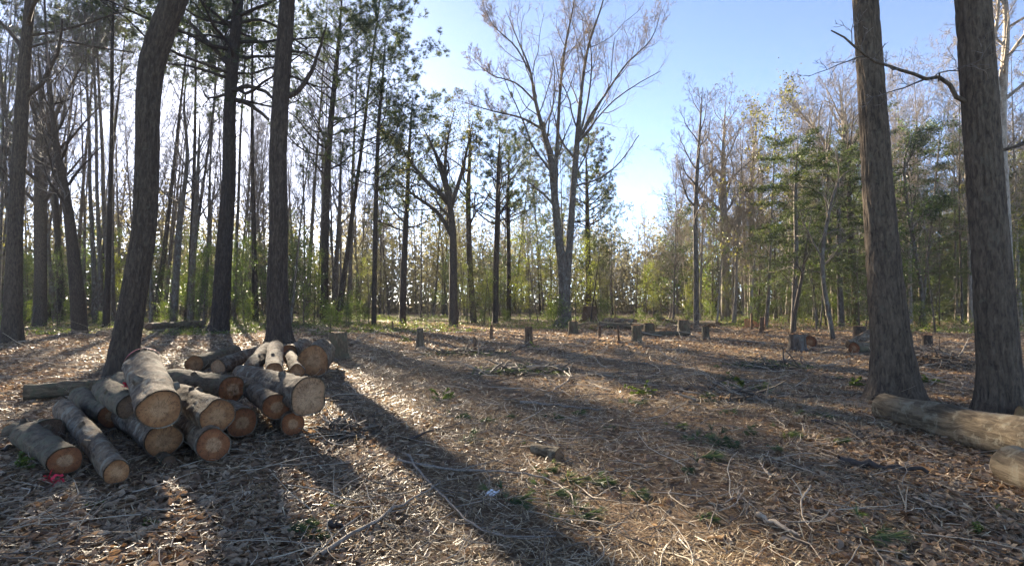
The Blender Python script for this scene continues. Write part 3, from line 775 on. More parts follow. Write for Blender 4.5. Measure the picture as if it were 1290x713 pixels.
# far-off wood that reads as one mass
def far_woods():
    rng = np.random.RandomState(5)
    mb = MB()
    n = 420
    az = rng.uniform(-.95, .95, n); d = rng.uniform(88, 135, n)
    x = np.sin(az) * d; y = np.cos(az) * d; z0 = terr(x, y)
    H = rng.uniform(11, 19, n) * np.where(np.abs((x / y) * F + CX - 800) < 50, .85, 1)
    P = np.stack([np.stack([x, y, z0 - .3], 1), np.stack([x + rng.randn(n) * .3, y, z0 + H * .5], 1), np.stack([x + rng.randn(n) * .8, y, z0 + H], 1)], 1)
    tubes(mb, P, np.stack([np.full(n, .16), np.full(n, .12), np.full(n, .03)], 1), 5)
    P1, R1 = branch_out(rng, P, np.full((n, 3), .1), 12, .25, 1, (30, 70), .3, 4, .1, .2, .4)
    tubes(mb, P1, R1, 3)
    m = 110000
    k = rng.randint(0, len(P1), m)
    C = P1[k, rng.randint(1, 4, m)] + rng.randn(m, 3) * .6
    leaf_cards(mb, rng, C, rng.uniform(.25, .7, m), .1, .6)
    m = 130000                                     # brush below the trunks
    az = rng.uniform(-.95, .95, m); d = rng.uniform(70, 130, m)
    d = rng.uniform(80, 130, m); C = np.stack([np.sin(az) * d, np.cos(az) * d, rng.rand(m) ** 1.3 * 9], 1); C[:, 2] += terr(C[:, 0], C[:, 1])
    leaf_cards(mb, rng, C, rng.uniform(.25, .7, m), .1, .6)
    M['far'] = leaf_material('hazed_far_wood_leaves', [(0, (.13, .112, .085)), (.5, (.19, .17, .125)), (1, (.25, .24, .16))], .8, .3, .2, (1.2, 1.2, .8), False)  # leaf tones greyed and paled: distance haze put into the colour
    tag(mb.build('far_woods', M['far']), 'dull distant wood closing off the view behind all the trees', 'woods', kind='stuff')
far_woods()

# ------------------------------------------------------------------ logs
def bark_profile(seed, sides, amp=.16):
    a = np.arange(sides) * 2 * math.pi / sides
    return 1 + amp * noise(np.stack([np.cos(a) * 1.2, np.sin(a) * 1.2, np.full(sides, seed * 3.7)], -1), 31)

def cut_disc(P, t, U, W, r, prof, sides, mat_, parent, origin, seed, rough=.004, splinter=0):
    rng = np.random.RandomState(seed)
    rings = np.linspace(0, 1, 10)[1:]
    a = np.arange(sides) * 2 * math.pi / sides
    V = [P + t * .0]; rr = [0.]
    for q in rings:
        rad = r * prof * q
        off = rough * noise(np.stack([np.cos(a) * q * 4, np.sin(a) * q * 4, np.full(sides, seed * 1.7)], -1), 41)
        if splinter: off = off + splinter * np.abs(noise(np.stack([np.cos(a) * q * 7, np.sin(a) * q * 2.5, np.full(sides, seed * 1.7)], -1), 43)) * (1.1 - q * .8) - splinter * .2
        V += list(P[None] + (U[None] * np.cos(a)[:, None] + W[None] * np.sin(a)[:, None]) * rad[:, None] + t[None] * off[:, None]); rr += [q] * sides
    V = np.array(V); rr = np.array(rr)
    s = np.arange(sides); s2 = (s + 1) % sides
    mb = MB()
    quads = np.concatenate([np.stack([1 + k * sides + s, 1 + (k + 1) * sides + s, 1 + (k + 1) * sides + s2, 1 + k * sides + s2], 1) for k in range(len(rings) - 1)])
    tris = np.stack([np.zeros(sides, int), 1 + s, 1 + s2], 1)
    mb.add(V, [tris, quads])
    o = mb.build('cut_end', mat_, parent, origin=origin)
    at_ = o.data.attributes.new('rr', 'FLOAT', 'POINT'); at_.data.foreach_set('value', rr.astype(np.float32))
    fa = o.data.attributes.new('face', 'FLOAT_VECTOR', 'POINT'); q = np.concatenate([[0], np.tile(a, len(rings))])
    fa.data.foreach_set('vector', np.stack([rr * np.cos(q), rr * np.sin(q), np.full(len(rr), (seed * 1.37) % 50)], 1).astype(np.float32).ravel())
    return o

def log(label, A, B, ra, rb, bark, cut, seed, name='log', cat='log', group=None, bow=.006, cutb=None, splinter=0, sides=48, stub=True):
    """A is the end towards the viewer; two cut ends are its children"""
    A = np.asarray(A, float); B = np.asarray(B, float)
    rng = np.random.RandomState(seed)
    ln = np.linalg.norm(B - A); K = max(14, int(ln / .035)); K = min(K, 110)
    u = np.linspace(0, 1, K)[:, None]
    side = unit(np.cross(B - A, [0, 0, 1.]))
    P = A * (1 - u) + B * u + side * bow * np.sin(u * math.pi) * ln * rng.uniform(-1, 1)
    R = np.interp(u[:, 0], [0, 1], [ra, rb]) * (1 + .06 * noise(np.stack([u[:, 0] * ln * 2.2, u[:, 0] * 0, u[:, 0] * 0 + seed], -1), 3) + .07 * np.exp(-u[:, 0] * ln / .12))
    prof = bark_profile(seed, sides)
    a = np.arange(sides) * 2 * math.pi / sides
    AA, UU = np.meshgrid(a, u[:, 0] * ln)
    g = np.stack([np.cos(AA) * 3.2, np.sin(AA) * 3.2, UU * 6 + seed], -1)
    pr = prof[None] * (1 + .06 * noise(g, 51) + .05 * np.abs(noise(g * 2.7, 52)) + .07 * noise(g * np.array([.5, .5, .35]), 53))
    pr[0] = prof; pr[-1] = prof
    root = empty(name, (A + B) / 2, label, cat, group)
    org = (A + B) / 2
    mb = MB()
    tubes(mb, P, R, sides, None, pr[None])
    T = unit(P[1] - P[0]); ref = np.array([0, 0, 1.]) if abs(unit(B - A)[2]) <= .7 else np.array([1., 0, 0])
    for end, (p, t, r) in enumerate(((P[0], unit(np.gradient(P, axis=0)[0]), R[0]), (P[-1], unit(np.gradient(P, axis=0)[-1]), R[-1]))):
        U = unit(np.cross(t, ref)); W = np.cross(t, U); out = -t if end == 0 else t
        # bark rim
        o1 = p[None] + (U[None] * np.cos(a)[:, None] + W[None] * np.sin(a)[:, None]) * (r * prof)[:, None]
        o2 = p[None] + (U[None] * np.cos(a)[:, None] + W[None] * np.sin(a)[:, None]) * (r * prof * .925)[:, None] - out[None] * .012
        s = np.arange(sides); s2 = (s + 1) % sides
        mb.add(np.concatenate([o1, o2]), [np.stack([s, s2, sides + s2, sides + s], 1)])
        cm = cut if end == 0 else (cutb or cut)
        cut_disc(p + out * .001, out, U, W, r * .93, prof, sides, cm, root, org, seed + end, splinter=splinter if end == 0 else 0)
    for _ in range(rng.randint(1, 3) if stub else 0):   # knots where branches were trimmed
        k = rng.randint(K // 5, K - 3); an = rng.uniform(.2, 2.9)
        t = unit(P[k + 1] - P[k]); U = unit(np.cross(t, ref)); W = np.cross(t, U); d = U * math.cos(an) - W * math.sin(an)
        if d[2] < 0: d = -d
        q = P[k] + d * R[k] * .7; g_ = rng.uniform(.7, 1.2)
        tubes(mb, np.stack([q, q + d * R[k] * .32 + t * .02, q + d * R[k] * (.4 + .2 * g_) + t * .03, q + d * R[k] * (.4 + .2 * g_) + t * .03]), np.array([R[k] * .45, R[k] * .33, R[k] * .26, .001]) * g_, 10)
    ob = mb.build('bark', bark, root, origin=org)
    ax = unit(B - A); co_ = np.concatenate(mb.v) - A; al = co_ @ ax; pe = co_ - al[:, None] * ax
    e1 = unit(np.cross(ax, [0, 0, 1.]) if abs(ax[2]) < .9 else np.array([1., 0, 0])); e2 = np.cross(ax, e1)
    tv = np.stack([pe @ e1, pe @ e2, al + seed * 1.7], 1)
    ob.data.attributes.new('tube', 'FLOAT_VECTOR', 'POINT').data.foreach_set('vector', tv.astype(np.float32).ravel())
    return root

def pz(px, py, d):                                 # point on the pixel ray at depth d
    return at(px, py, d)
GL = 'logs heaped in the pile'
LB, MO = M['logbark'], M['mossbark']
def plog(label, f, b, ra, rb, bark=LB, cut=M['cut'], seed=0, **kw):
    log(label, pz(*f), pz(*b), ra * .93, rb * .93, bark, cut, seed, group=GL, **kw)
plog('fattest log on top of the pile with a red paint ring at its far end', (202, 515, 5.4), (181, 460, 7.1), .185, .215, seed=101)
plog('short log on the ground under the fattest log, round tan end facing front', (206, 555, 5.59), (156, 521, 7.0), .165, .16, seed=102)
plog('log with an oval orange end resting right of the fattest log', (274, 524, 5.65), (224, 499, 7.0), .152, .15, seed=103)
plog('log on the ground with a two-tone red end below the oval-ended log', (269, 560, 5.48), (230, 527, 6.8), .157, .155, cut=M['cutred'], seed=104)
plog('log deep in the middle of the pile with a red-rimmed end under the splintered one', (305, 533, 6.4), (262, 505, 7.8), .172, .165, cut=M['cutred'], seed=105)
plog('log with a ringed tan end between the splintered log and the biggest pale end', (349, 513, 6.6), (308, 479, 8.3), .162, .155, cut=M['cutred'], seed=106)
plog('sunlit pale log with the biggest flat pale cut end, right front of the pile', (389, 501, 6.47), (303, 471, 8.6), .218, .14, bark=M['logbark'], cut=M['cutpale'], seed=107)
plog('small log on the ground with a red end below the biggest pale cut end', (369, 533, 6.55), (345, 500, 8.3), .142, .14, cut=M['cutred'], seed=108)
plog('log with a torn reddish splintered end in the middle of the pile', (293, 491, 7.0), (216, 477, 7.9), .165, .15, bark=MO, cut=M['cutred'], seed=109, splinter=.16)
plog('thick log with a big orange end at the far right, beside the tall mossy stump', (396, 455, 11.2), (409, 443, 13.6), .315, .3, seed=110)
plog('log partly hidden left of the big orange end at the far right', (363, 445, 12.9), (384, 436, 14.6), .2, .2, seed=111)
plog('half hidden log with an orange end at the far left of the back row', (245, 459, 12.4), (296, 443, 14.6), .19, .17, bark=MO, cut=M['cut'], seed=112)
plog('back row log with a pale split end, second from the left', (275, 463, 11.9), (323, 443, 13.9), .18, .15, cut=M['cutpale'], seed=113)
plog('thin log sloping up at the back, pale bark, third in the back row', (314, 468, 10.2), (338, 439, 13.0), .14, .15, seed=114)
plog('pale barked log standing nearest upright at the back centre of the pile', (345, 466, 9.8), (347, 437, 12.7), .14, .17, seed=115)
plog('short grey log tucked below the big orange end at the far right', (374, 468, 10.6), (365, 447, 13.0), .15, .15, seed=116)
plog('long thin mossy log lying sideways behind the left of the pile', (30, 494, 9.0), (131, 487, 9.6), .12, .125, bark=MO, cut=M['cutred'], seed=117)
plog('long speckled grey log slanting down to the ground, front left of the pile', (147, 594, 4.78), (80, 514, 7.3), .105, .135, seed=118, bow=.006)
plog('mossy log with a dark oval end lying at the lower left corner of the pile', (82, 580, 5.05), (33, 548, 6.1), .13, .14, bark=MO, cut=M['cutred'], seed=119)
plog('fat mossy log behind the dark oval-ended log, leftmost of the pile', (62, 545, 6.3), (20, 549, 6.6), .15, .16, bark=MO, cut=M['cutdark'], seed=120)
plog('mossy log with a red-brown end just left of the fattest log, lower one', (140, 524, 6.75), (102, 499, 8.2), .14, .15, bark=MO, cut=M['cutred'], seed=121)
plog('dark ended mossy log wedged against the fattest log, upper one', (166, 513, 6.3), (132, 490, 7.7), .14, .15, bark=MO, cut=M['cutdark'], seed=122)
plog('log buried under the back of the fattest log', (196, 500, 7.2), (150, 482, 8.6), .17, .17, bark=MO, cut=M['cutred'], seed=123)
log('small split block of wood on the leaves under the short tan-ended log', ground(213, 588) + [0, 0, .05], ground(203, 583) + [0, 0, .06], .06, .055, MO, M['cutdark'], 130, name='wood_block', cat='wood block', sides=10, stub=False)
# red paint ring on the fattest log and red ribbon beside it
def ribbon(label, c, size, seed, n=14):
    rng = np.random.RandomState(seed); mb = MB()
    for k in range(n):
        p = c + rng.randn(3) * size * np.array([.45, .3, .1]); p[2] = abs(p[2] - c[2]) + c[2]
        d = rng.randn(3) * np.array([1, 1, .5]); d = unit(d); L_ = size * rng.uniform(.6, 1.1)
        s = unit(np.cross(d, [0, 0, 1.]) + rng.randn(3) * .4) * .012
        q = [p + d * L_ * t + np.array([0, 0, .25 * L_ * math.sin(t * 3.14 * 1.5) * rng.rand()]) for t in np.linspace(0, 1, 7)]
        V = np.concatenate([np.array(q) - s, np.array(q) + s]); i = np.arange(6)
        mb.add(V, [np.stack([i, i + 1, i + 8, i + 7], 1)])
    return tag(mb.build('ribbon', M['ribbon'], origin=c), label, 'ribbon')
for o in [ribbon('crumpled bright red ribbon on the leaves in front of the dark oval-ended log', ground(63, 609) + [0, 0, .02], .1, 3)]:
    o.location = Vector(ground(63, 609) + np.array([0, 0, .02]))
c = at(158, 487, 6.62); o = ribbon('scrap of red ribbon caught on the left side of the fattest log', c, .06, 5, 8); o.location = Vector(c)
def paint_ring():
    A, B = at(202, 515, 5.4), at(181, 460, 7.1)
    t = unit(B - A); U = unit(np.cross(t, [0, 0, 1.])); W = np.cross(t, U)
    a = np.linspace(0, 2 * math.pi, 41); p = A + (B - A) * .985
    w = .012 + .008 * np.sin(a * 5)
    r = .222 * (1 + .02 * np.sin(a * 3))
    rim = lambda q, rr: q + (U[None] * np.cos(a)[:, None] + W[None] * np.sin(a)[:, None]) * rr[:, None]
    V = np.concatenate([rim(p[None] - t[None] * w[:, None], r), rim(p[None] + t[None] * w[:, None], r)])
    i = np.arange(40); mb = MB(); mb.add(V, [np.stack([i, i + 1, i + 42, i + 41], 1)])
    lg = [x for x in bpy.data.objects if x.get('label', '').startswith('fattest log')][0]
    m, nt, b = mat('red_paint'); b.inputs['Base Color'].default_value = (.5, .08, .09, 1); b.inputs['Roughness'].default_value = .7
    mb.build('paint_mark', m, lg, origin=np.array(lg.location))
paint_ring()

# fallen log and its neighbour at the right edge
A = ground(1112, 527); A[2] += .16; Bq = ground(1325, 590); Bq[2] += .22
log('long fallen tan log lying across the foot of the right near trunk', A, Bq + np.array([0.0, .0, .0]), .155, .225, M['tanbark'], M['cutpale'], 140, cat='log', stub=False, bow=.01)
A = ground(1274, 608); A[2] += .15; Bq = ground(1345, 640); Bq[2] += .15
log('pale sunlit log end cut off by the right edge of the photo', A, Bq, .15, .16, M['tanbark'], M['cutpale'], 141, cat='log', stub=False)
A = ground(1294, 538) + np.array([0, 0.1, .12]); log('stub of a tan log behind the fallen one at the right edge', A, A + np.array([.9, -.25, -.1]), .12, .13, MO, MO, 142, cat='log')
# logs lying along the far edge of the clearing
for k, (lab, x0, y0, x1, y1, r, bk, ct) in enumerate([
        ('pale topped log lying sideways right of the square far stump', 762, 410, 800, 412, .28, M['logbark'], M['cutpale']),
        ('dark log lying sideways between the twin stakes and the pale far log', 757, 414, 822, 417, .22, MO, M['cutdark']),
        ('long low log on the ground behind the split-topped stump', 806, 424, 868, 423, .12, MO, M['cutdark']),
        ('dark log beyond the round-topped far stump right of centre', 838, 409, 905, 413, .22, MO, M['cutdark']),
        ('pale short log standing out of the far brush right of centre', 836, 410, 832, 405, .2, LB, M['cut']),
        ('thin pale fallen trunk crossing the far brush beside the white house', 906, 411, 950, 404, .07, LB, M['cutpale']),
        ('orange ended log lying just right of the squat grey stump', 1020, 438, 1046, 432, .2, LB, M['cutred']),
        ('pale log propped up against the left near trunk', 1070, 441, 1102, 424, .15, LB, M['cutpale']),
        ('orange ended log lying under the propped pale log', 1076, 446, 1120, 436, .18, MO, M['cutred']),
        ('dark log lying far back in the wood behind the log pile', 188, 418, 256, 413, .25, MO, M['cutdark'])]):
    A = ground(x0, y0) + np.array([0, 0, r]); Bq = ground(x1, y1) + np.array([0, 0, r])
    if 'propped' in lab: Bq = A + np.array([1.3, .4, .55])
    if 'orange ended log' in lab: Bq = A + np.array([.5, 2.0, 0]) if k == 6 else A + np.array([1.7, .6, 0])
    if 'standing out' in lab: A[2] += .1; Bq = A + np.array([-.3, .5, .3])
    log(lab, A, Bq, r, r * .92, bk, ct, 150 + k, cat='log', sides=20)

# ------------------------------------------------------------------ stumps
def stump(label, px, py, w, h, seed, bark=None, cut=None, top=1.0, name='stump', cat='stump', lean=0, flare=.4, jag=0):
    b = ground(px, py); Y = b[1]; r = w * Y / F / 2; H = h * Y / F
    rng = np.random.RandomState(seed); sides = 22
    K = 12; u = np.linspace(0, 1, K)
    P = b[None] + np.stack([u * lean * H, u * 0, -.08 + u * (H + .08)], 1)
    R = r * (top + (1 - top) * (1 - u)) * (1 + flare * np.exp(-u * 7))
    prof = bark_profile(seed, sides, .08)
    a = np.arange(sides) * 2 * math.pi / sides
    AA, UU = np.meshgrid(a, u * H)
    pr = prof[None] * (1 + .05 * noise(np.stack([np.cos(AA) * 5, np.sin(AA) * 5, UU * 2 + seed], -1), 61))
    lob = np.clip(.4 + .9 * noise(np.stack([np.cos(AA) * 2.1, np.sin(AA) * 2.1, AA * 0 + seed * 1.3], -1), 62), 0, 1.3)
    pr = pr + .45 * lob * np.exp(-UU / (H * .22))
    pr[-1] = prof
    root = empty(name, b, label, cat)
    mb = MB(); tubes(mb, P, R, sides, None, pr[None])
    t = np.array([0, 0, 1.]); t = unit(np.gradient(P, axis=0)[-1])
    ref = np.array([1., 0, 0]); U = unit(np.cross(t, ref)); W = np.cross(t, U)
    ob = mb.build('bark', bark or M['oak'], root, origin=b)
    ob.data.attributes.new('tube', 'FLOAT_VECTOR', 'POINT').data.foreach_set('vector', (np.concatenate(mb.v) - b).astype(np.float32).ravel())
    cut_disc(P[-1] + t * .002, t, U, W, R[-1], prof, sides, cut or M['cut'], root, b, seed, rough=.035, splinter=jag)
    return root
st = [('tall mossy stump standing right of the log pile', 425, 453, 23, 34, .92, MO), ('pale straight stump left of centre, nearest the sunny green weeds', 529, 438, 10, 24, .85, M['tanbark']),
      ('reddish brown stump standing left of the double trunk', 666, 436, 9.5, 24, 1, M['stumpbark']), ('big square dark stump on the rise right of the double trunk', 743, 407, 20, 21, .75, M['stumpbark']),
      ('low stump touching the foot of the double trunk', 722, 421, 12, 16, .95, MO), ('split-topped mossy stump right of the twin stakes', 802, 432, 12, 22, 1, MO),
      ('short round stump right of centre beside a long low log', 889, 428, 9.5, 17, .95, MO), ('wide mossy stump half lost in brush right of centre', 861, 420, 14, 17, .95, MO),
      ('squat grey stump left of the two near trunks', 1004, 443, 21, 22, .92, M['grey']), ('dark stump seen between the two near trunks', 1168, 437, 12, 15, .95, M['oak']),
      ('dark stump just left of the left near trunk', 1083, 428, 14, 17, 1, M['oak']), ('dark flat stump in brush near the pale far log', 818, 419, 13, 12, 1, MO)]
for k, (lab, px, py, w, h, tp, bk) in enumerate(st):
    stump(lab, px, py, w, h, 200 + k, bk, M['cutpale'] if k in (3, 1) else M['cut'], tp, jag=.12 if 'split' in lab else 0)
for k, (lab, px, py, w, h) in enumerate([('thin dark sawn sapling stub between the pale stump and the reddish stump', 599, 447, 4.5, 22), ('slim sawn stub just left of the reddish stump', 619, 427, 4, 17),
        ('short slim stub, left one of the two in front of the square far stump', 755, 425, 4.2, 14), ('slim stub, right one of the two in front of the square far stump', 780, 433, 2.8, 22),
        ('bare stake before the orange netting, left one', 947, 415, 3, 20), ('bare stake before the orange netting, right one', 961, 417, 3, 18), ('thin stub near the pale stump at the wood edge', 495, 415, 2.5, 10),
        ('thin standing pole beside the square far stump', 775, 407, 2.5, 22), ('small stub left of the squat grey stump', 958, 420, 4, 20)]):
    stump(lab, px, py, w, h, 230 + k, M['stumpbark'], M['cutpale'], .8, name='sapling_stub', cat='stub', lean=(k % 3 - 1) * .06, flare=.35)

# ------------------------------------------------------------------ house and netting glimpsed through the trees
def box(mb, x0, x1, y0, y1, z0, z1):
    V = [(x, y, z) for x in (x0, x1) for y in (y0, y1) for z in (z0, z1)]
    mb.add(V, [np.array([[0, 1, 3, 2], [4, 6, 7, 5], [0, 4, 5, 1], [2, 3, 7, 6], [0, 2, 6, 4], [1, 5, 7, 3]])])
def house(label, px, Y, w, dpt, h, rise, seed):
    p = at(px, HOR, Y); b = np.array([p[0], Y, float(terr(p[0], Y))])
    root = empty('house', b, label, 'house')
    mb = MB(); box(mb, -w / 2, w / 2, 0, dpt, -.3, h)
    mb.add([(-w / 2, 0, h), (w / 2, 0, h), (0, 0, h + rise), (-w / 2, dpt, h), (w / 2, dpt, h), (0, dpt, h + rise)], [np.array([[0, 1, 2], [3, 5, 4]])])
    mb.build('wall', M['siding'], root, smooth=False)
    mb = MB()
    for s in (-1, 1):
        e = .35; q = np.array([s * (w / 2 + e), -e, h - e * rise / (w / 2)]); V = [q, [0, -e, h + rise], [0, dpt + e, h + rise], [q[0], dpt + e, q[2]]]
        V = np.array(V, float); mb.add(np.concatenate([V + [0, 0, .03], V + [0, 0, .18]]), [np.array([[0, 1, 2, 3], [4, 7, 6, 5], [0, 4, 5, 1], [1, 5, 6, 2], [2, 6, 7, 3], [3, 7, 4, 0]])])
    mb.build('roof', M['roof'], root, smooth=False)
    for wx in (-w * .25, w * .25):
        mb = MB(); box(mb, wx - .5, wx + .5, -.05, -.003, 1, 2.3); f = mb.build('window', M['siding'], root, smooth=False)
        mb = MB(); box(mb, wx - .42, wx + .42, -.06, -.053, 1.08, 2.22); mb.build('pane', M['glass'], f, smooth=False)
house('white house wall glimpsed between slim trunks right of centre', 893, 92, 5.5, 9, 3.2, 2.2, 1)
house('pale low house glimpsed far off left of the double trunk', 618, 98, 9, 8, 2.6, 1.6, 2)
house('white house glimpsed low behind the tiered evergreens', 1030, 104, 9, 8, 2.6, 1.6, 3)
def netting():
    p0, p1 = ground(938, 413), ground(964, 413)
    x = np.linspace(0, 1, 24); z = np.linspace(0, 1, 8); X, Z = np.meshgrid(x, z)
    V = p0[None, None] + X[..., None] * (p1 - p0) + np.stack([X * 0, .12 * np.sin(X * 9) * (.3 + Z), .02 + Z * (.5 + .12 * np.sin(X * 7) - .1 * np.sin(X * 3.1))], -1)
    mb = MB(); i = (np.arange(7)[:, None] * 24 + np.arange(23)[None]).ravel()
    q = np.stack([i, i + 1, i + 25, i + 24], 1); mb.add(V, [q])
    o = mb.build('safety_netting', M['orange'], origin=p0); o.location = Vector(p0)
    m = o.modifiers.new('mesh', 'WIREFRAME'); m.thickness = .03
    tag(o, 'sagging strip of orange safety netting at the far edge of the clearing', 'netting')
netting()

# ------------------------------------------------------------------ ground litter
def visible_points(rng, n, d0, d1, power=1.0, side=.35):
    """random ground points in the fan in front of the camera"""
    u = rng.rand(n); d = (d0 ** (2 - power) + u * (d1 ** (2 - power) - d0 ** (2 - power))) ** (1 / (2 - power)) if power != 2 else d0 * (d1 / d0) ** u
    x = rng.uniform(-1, 1, n) * (.93 + side * np.clip(6 / d, 0, 1)) * d
    return np.stack([x, d, terr(x, d)], 1)

def litter_leaves():
    rng = np.random.RandomState(8)
    mb = MB()
    C = np.concatenate([visible_points(rng, 70000, 2.2, 8), visible_points(rng, 75000, 8, 17)])
    px = C[:, 0] / C[:, 1] * F + CX
    patch = n2(C[:, 0], C[:, 1], .55, 70) * .5 + .5
    lf = np.clip((520 - px + (8 - C[:, 1]) * 25) / 250, 0, 1) + np.clip((px - 930) / 200, 0, 1)       # leafier left and right, chopped straw in the middle
    keep = rng.rand(len(C)) < np.clip(.16 + .84 * lf, 0, 1) * np.clip(patch * 2.0 - .25, .18, 1)
    C = C[keep]; n = len(C)
    S = rng.uniform(.03, .075, n) * (1 + .25 * (C[:, 1] > 8)) * (1 + .1 * lf[keep])
    C[:, 2] += rng.rand(n) * .018 + .005
    nr = rng.randn(n, 3) * np.array([.42, .42, 1]); nr[:, 2] = np.abs(nr[:, 2]) + .85; nr = unit(nr)
    a = rng.randn(n, 3); a = unit(a - (a * nr).sum(1, keepdims=True) * nr); b = np.cross(nr, a)
    S = S[:, None]; w1 = rng.uniform(.22, .4, (n, 1)); w2 = rng.uniform(.18, .42, (n, 1)); cu = rng.uniform(-.1, .35, (n, 1)); tip = rng.uniform(-.05, .4, (n, 1)); asym = rng.uniform(.7, 1.2, (n, 1))
    V = np.stack([C - a * S * .6, C - a * S * .2 - b * S * w1 + nr * S * cu, C - a * S * .15, C - a * S * .2 + b * S * w1 * asym + nr * S * cu * .8,
                  C + a * S * .22 - b * S * w2 + nr * S * cu * 1.1, C + a * S * .2 + nr * S * tip * .4, C + a * S * .24 + b * S * w2 * asym + nr * S * cu, C + a * S * .65 + nr * S * tip], 1).reshape(-1, 3)
    k = np.arange(n)[:, None] * 8
    rd = np.clip(rng.rand(n) * .85 + .15 * rng.rand(n) ** 3, 0, 1)
    T = [[0, 2, 1], [0, 3, 2], [1, 2, 5], [1, 5, 4], [2, 3, 6], [2, 6, 5], [4, 5, 7], [5, 6, 7]]
    mb.add(V, [np.concatenate([k + [t] for t in T])], [np.tile(rd, 8)])
    C = visible_points(rng, 60000, 17, 46, 1.0)
    C[:, 2] += rng.rand(len(C)) * .04 + .01
    keep = rng.rand(len(C)) < .4 + .6 * np.clip(n2(C[:, 0], C[:, 1], .3, 71) * .7 + .5, 0, 1); C = C[keep]
    leaf_cards(mb, rng, C, rng.uniform(.07, .17, len(C)), .55, .7, .15)
    tag(mb.build('leaf_litter', M['leaf'], smooth=False), 'brown dead leaves strewn over the forest floor', 'leaves', kind='stuff')
litter_leaves()

def litter_straw():
    rng = np.random.RandomState(9)
    mb = MB()
    C = np.concatenate([visible_points(rng, 120000, 2.2, 9), visible_points(rng, 110000, 9, 22), visible_points(rng, 45000, 22, 46)])
    patch = n2(C[:, 0], C[:, 1], .7, 72) * .5 + .5
    px = C[:, 0] / C[:, 1] * F + CX
    lf = np.clip((520 - px + (8 - C[:, 1]) * 25) / 250, 0, 1) + np.clip((px - 930) / 200, 0, 1) * .6
    C = C[rng.rand(len(C)) < np.clip(patch * 2. - .3, .1, 1.1) * (1 - .45 * np.clip(lf, 0, 1))]; n = len(C)
    d = C[:, 1:2]
    L_ = rng.uniform(.012, .06, (n, 1)) * (1 + d / 16); w = rng.uniform(.0008, .0034, (n, 1)) * (1 + d / 8)
    a = rng.randn(n, 3) * np.array([1, 1, .25]); a = unit(a); s = unit(np.cross(a, np.array([0, 0, 1.]) + rng.randn(n, 3) * .3))
    C[:, 2] += rng.rand(n) * .025 + .008
    V = np.stack([C - a * L_ - s * w, C - a * L_ + s * w, C + a * L_ + s * w * .6 + np.array([0, 0, .01]), C + a * L_ - s * w * .6 + np.array([0, 0, .01])], 1).reshape(-1, 3)
    k = np.arange(n)[:, None] * 4
    mb.add(V, [k + [[0, 1, 2, 3]]], [rng.rand(n)])
    tag(mb.build('straw_litter', M['straw'], smooth=False), 'chopped straw, needles and wood chips over the clearing', 'litter', kind='stuff')
litter_straw()

def curvy(rng, C, L_, K=6, jit=.25, rise=.04, r=.004):
    n = len(C)
    d = rng.randn(n, 3) * np.array([1, 1, .12]); d = unit(d); p = C.copy(); Q = [p]
    for k in range(K - 1):
        d = unit(d + rng.randn(n, 3) * np.array([jit, jit, jit * .5])); p = p + d * (L_ / (K - 1))[:, None]
        Q.append(p)
    Q = np.stack(Q, 1)
    g = terr(Q[..., 0], Q[..., 1])
    Q[..., 2] = g + .026 + np.abs(Q[..., 2] - Q[:, :1, 2]) * .6 + rise * rng.rand(n, 1)
    return Q
def litter_twigs():
    rng = np.random.RandomState(10)
    mb = MB()
    for n, d0, d1, lo, hi, r in ((2600, 2.4, 9, .12, .75, .003), (2800, 9, 20, .2, 1.2, .005), (1500, 20, 44, .3, 1.8, .01)):
        C = visible_points(rng, n, d0, d1)
        C = C[rng.rand(n) < .3 + .8 * (n2(C[:, 0], C[:, 1], .5, 73) * .5 + .5)]; n = len(C)
        Q = curvy(rng, C, rng.uniform(lo, hi, n))
        rr = (r * rng.uniform(.6, 2.0, n))[:, None] * np.linspace(1, .45, 6)[None]
        tubes(mb, Q, rr, 4)
        P2, R2 = branch_out(rng, Q[::2], rr[::2], 2, .3, .9, (25, 55), .45, 4, .02, .2, .7, rmin=.0012)
        tubes(mb, P2, R2, 3)
    m = leaf_material('fallen_twigs', [(0, (.08, .058, .042)), (.5, (.2, .155, .11)), (1, (.5, .42, .31))], .7, 0, .3, (1, 1, 1), False)
    tag(mb.build('twig_litter', m), 'thin broken twigs strewn over the clearing', 'twigs', kind='stuff')
litter_twigs()

def ground_cover():
    rng = np.random.RandomState(12)
    mb = MB()
    C = visible_points(rng, 90000, 25, 58, 1.0)
    px = C[:, 0] / C[:, 1] * F + CX
    edge = np.interp(px, [-100, 150, 400, 600, 700, 900, 1000, 1150, 1400], [26, 27, 27, 30, 34, 36, 32, 30, 28])
    keep = (C[:, 1] > edge + 5 * n2(C[:, 0], C[:, 1], .3, 74)) & (rng.rand(len(C)) < np.clip(n2(C[:, 0], C[:, 1], .4, 75) * 1.2 + .6, .05, 1))
    C = C[keep]; n = len(C)
    C[:, 2] += .03 + rng.rand(n) ** 2 * .45 * np.clip((C[:, 1] - 26) / 14, .25, 1)
    leaf_cards(mb, rng, C, rng.uniform(.06, .14, n), .35, .6)
    tag(mb.build('ground_cover', M['herb']), 'low green growth along the edge of the wood', 'undergrowth', kind='stuff')
ground_cover()

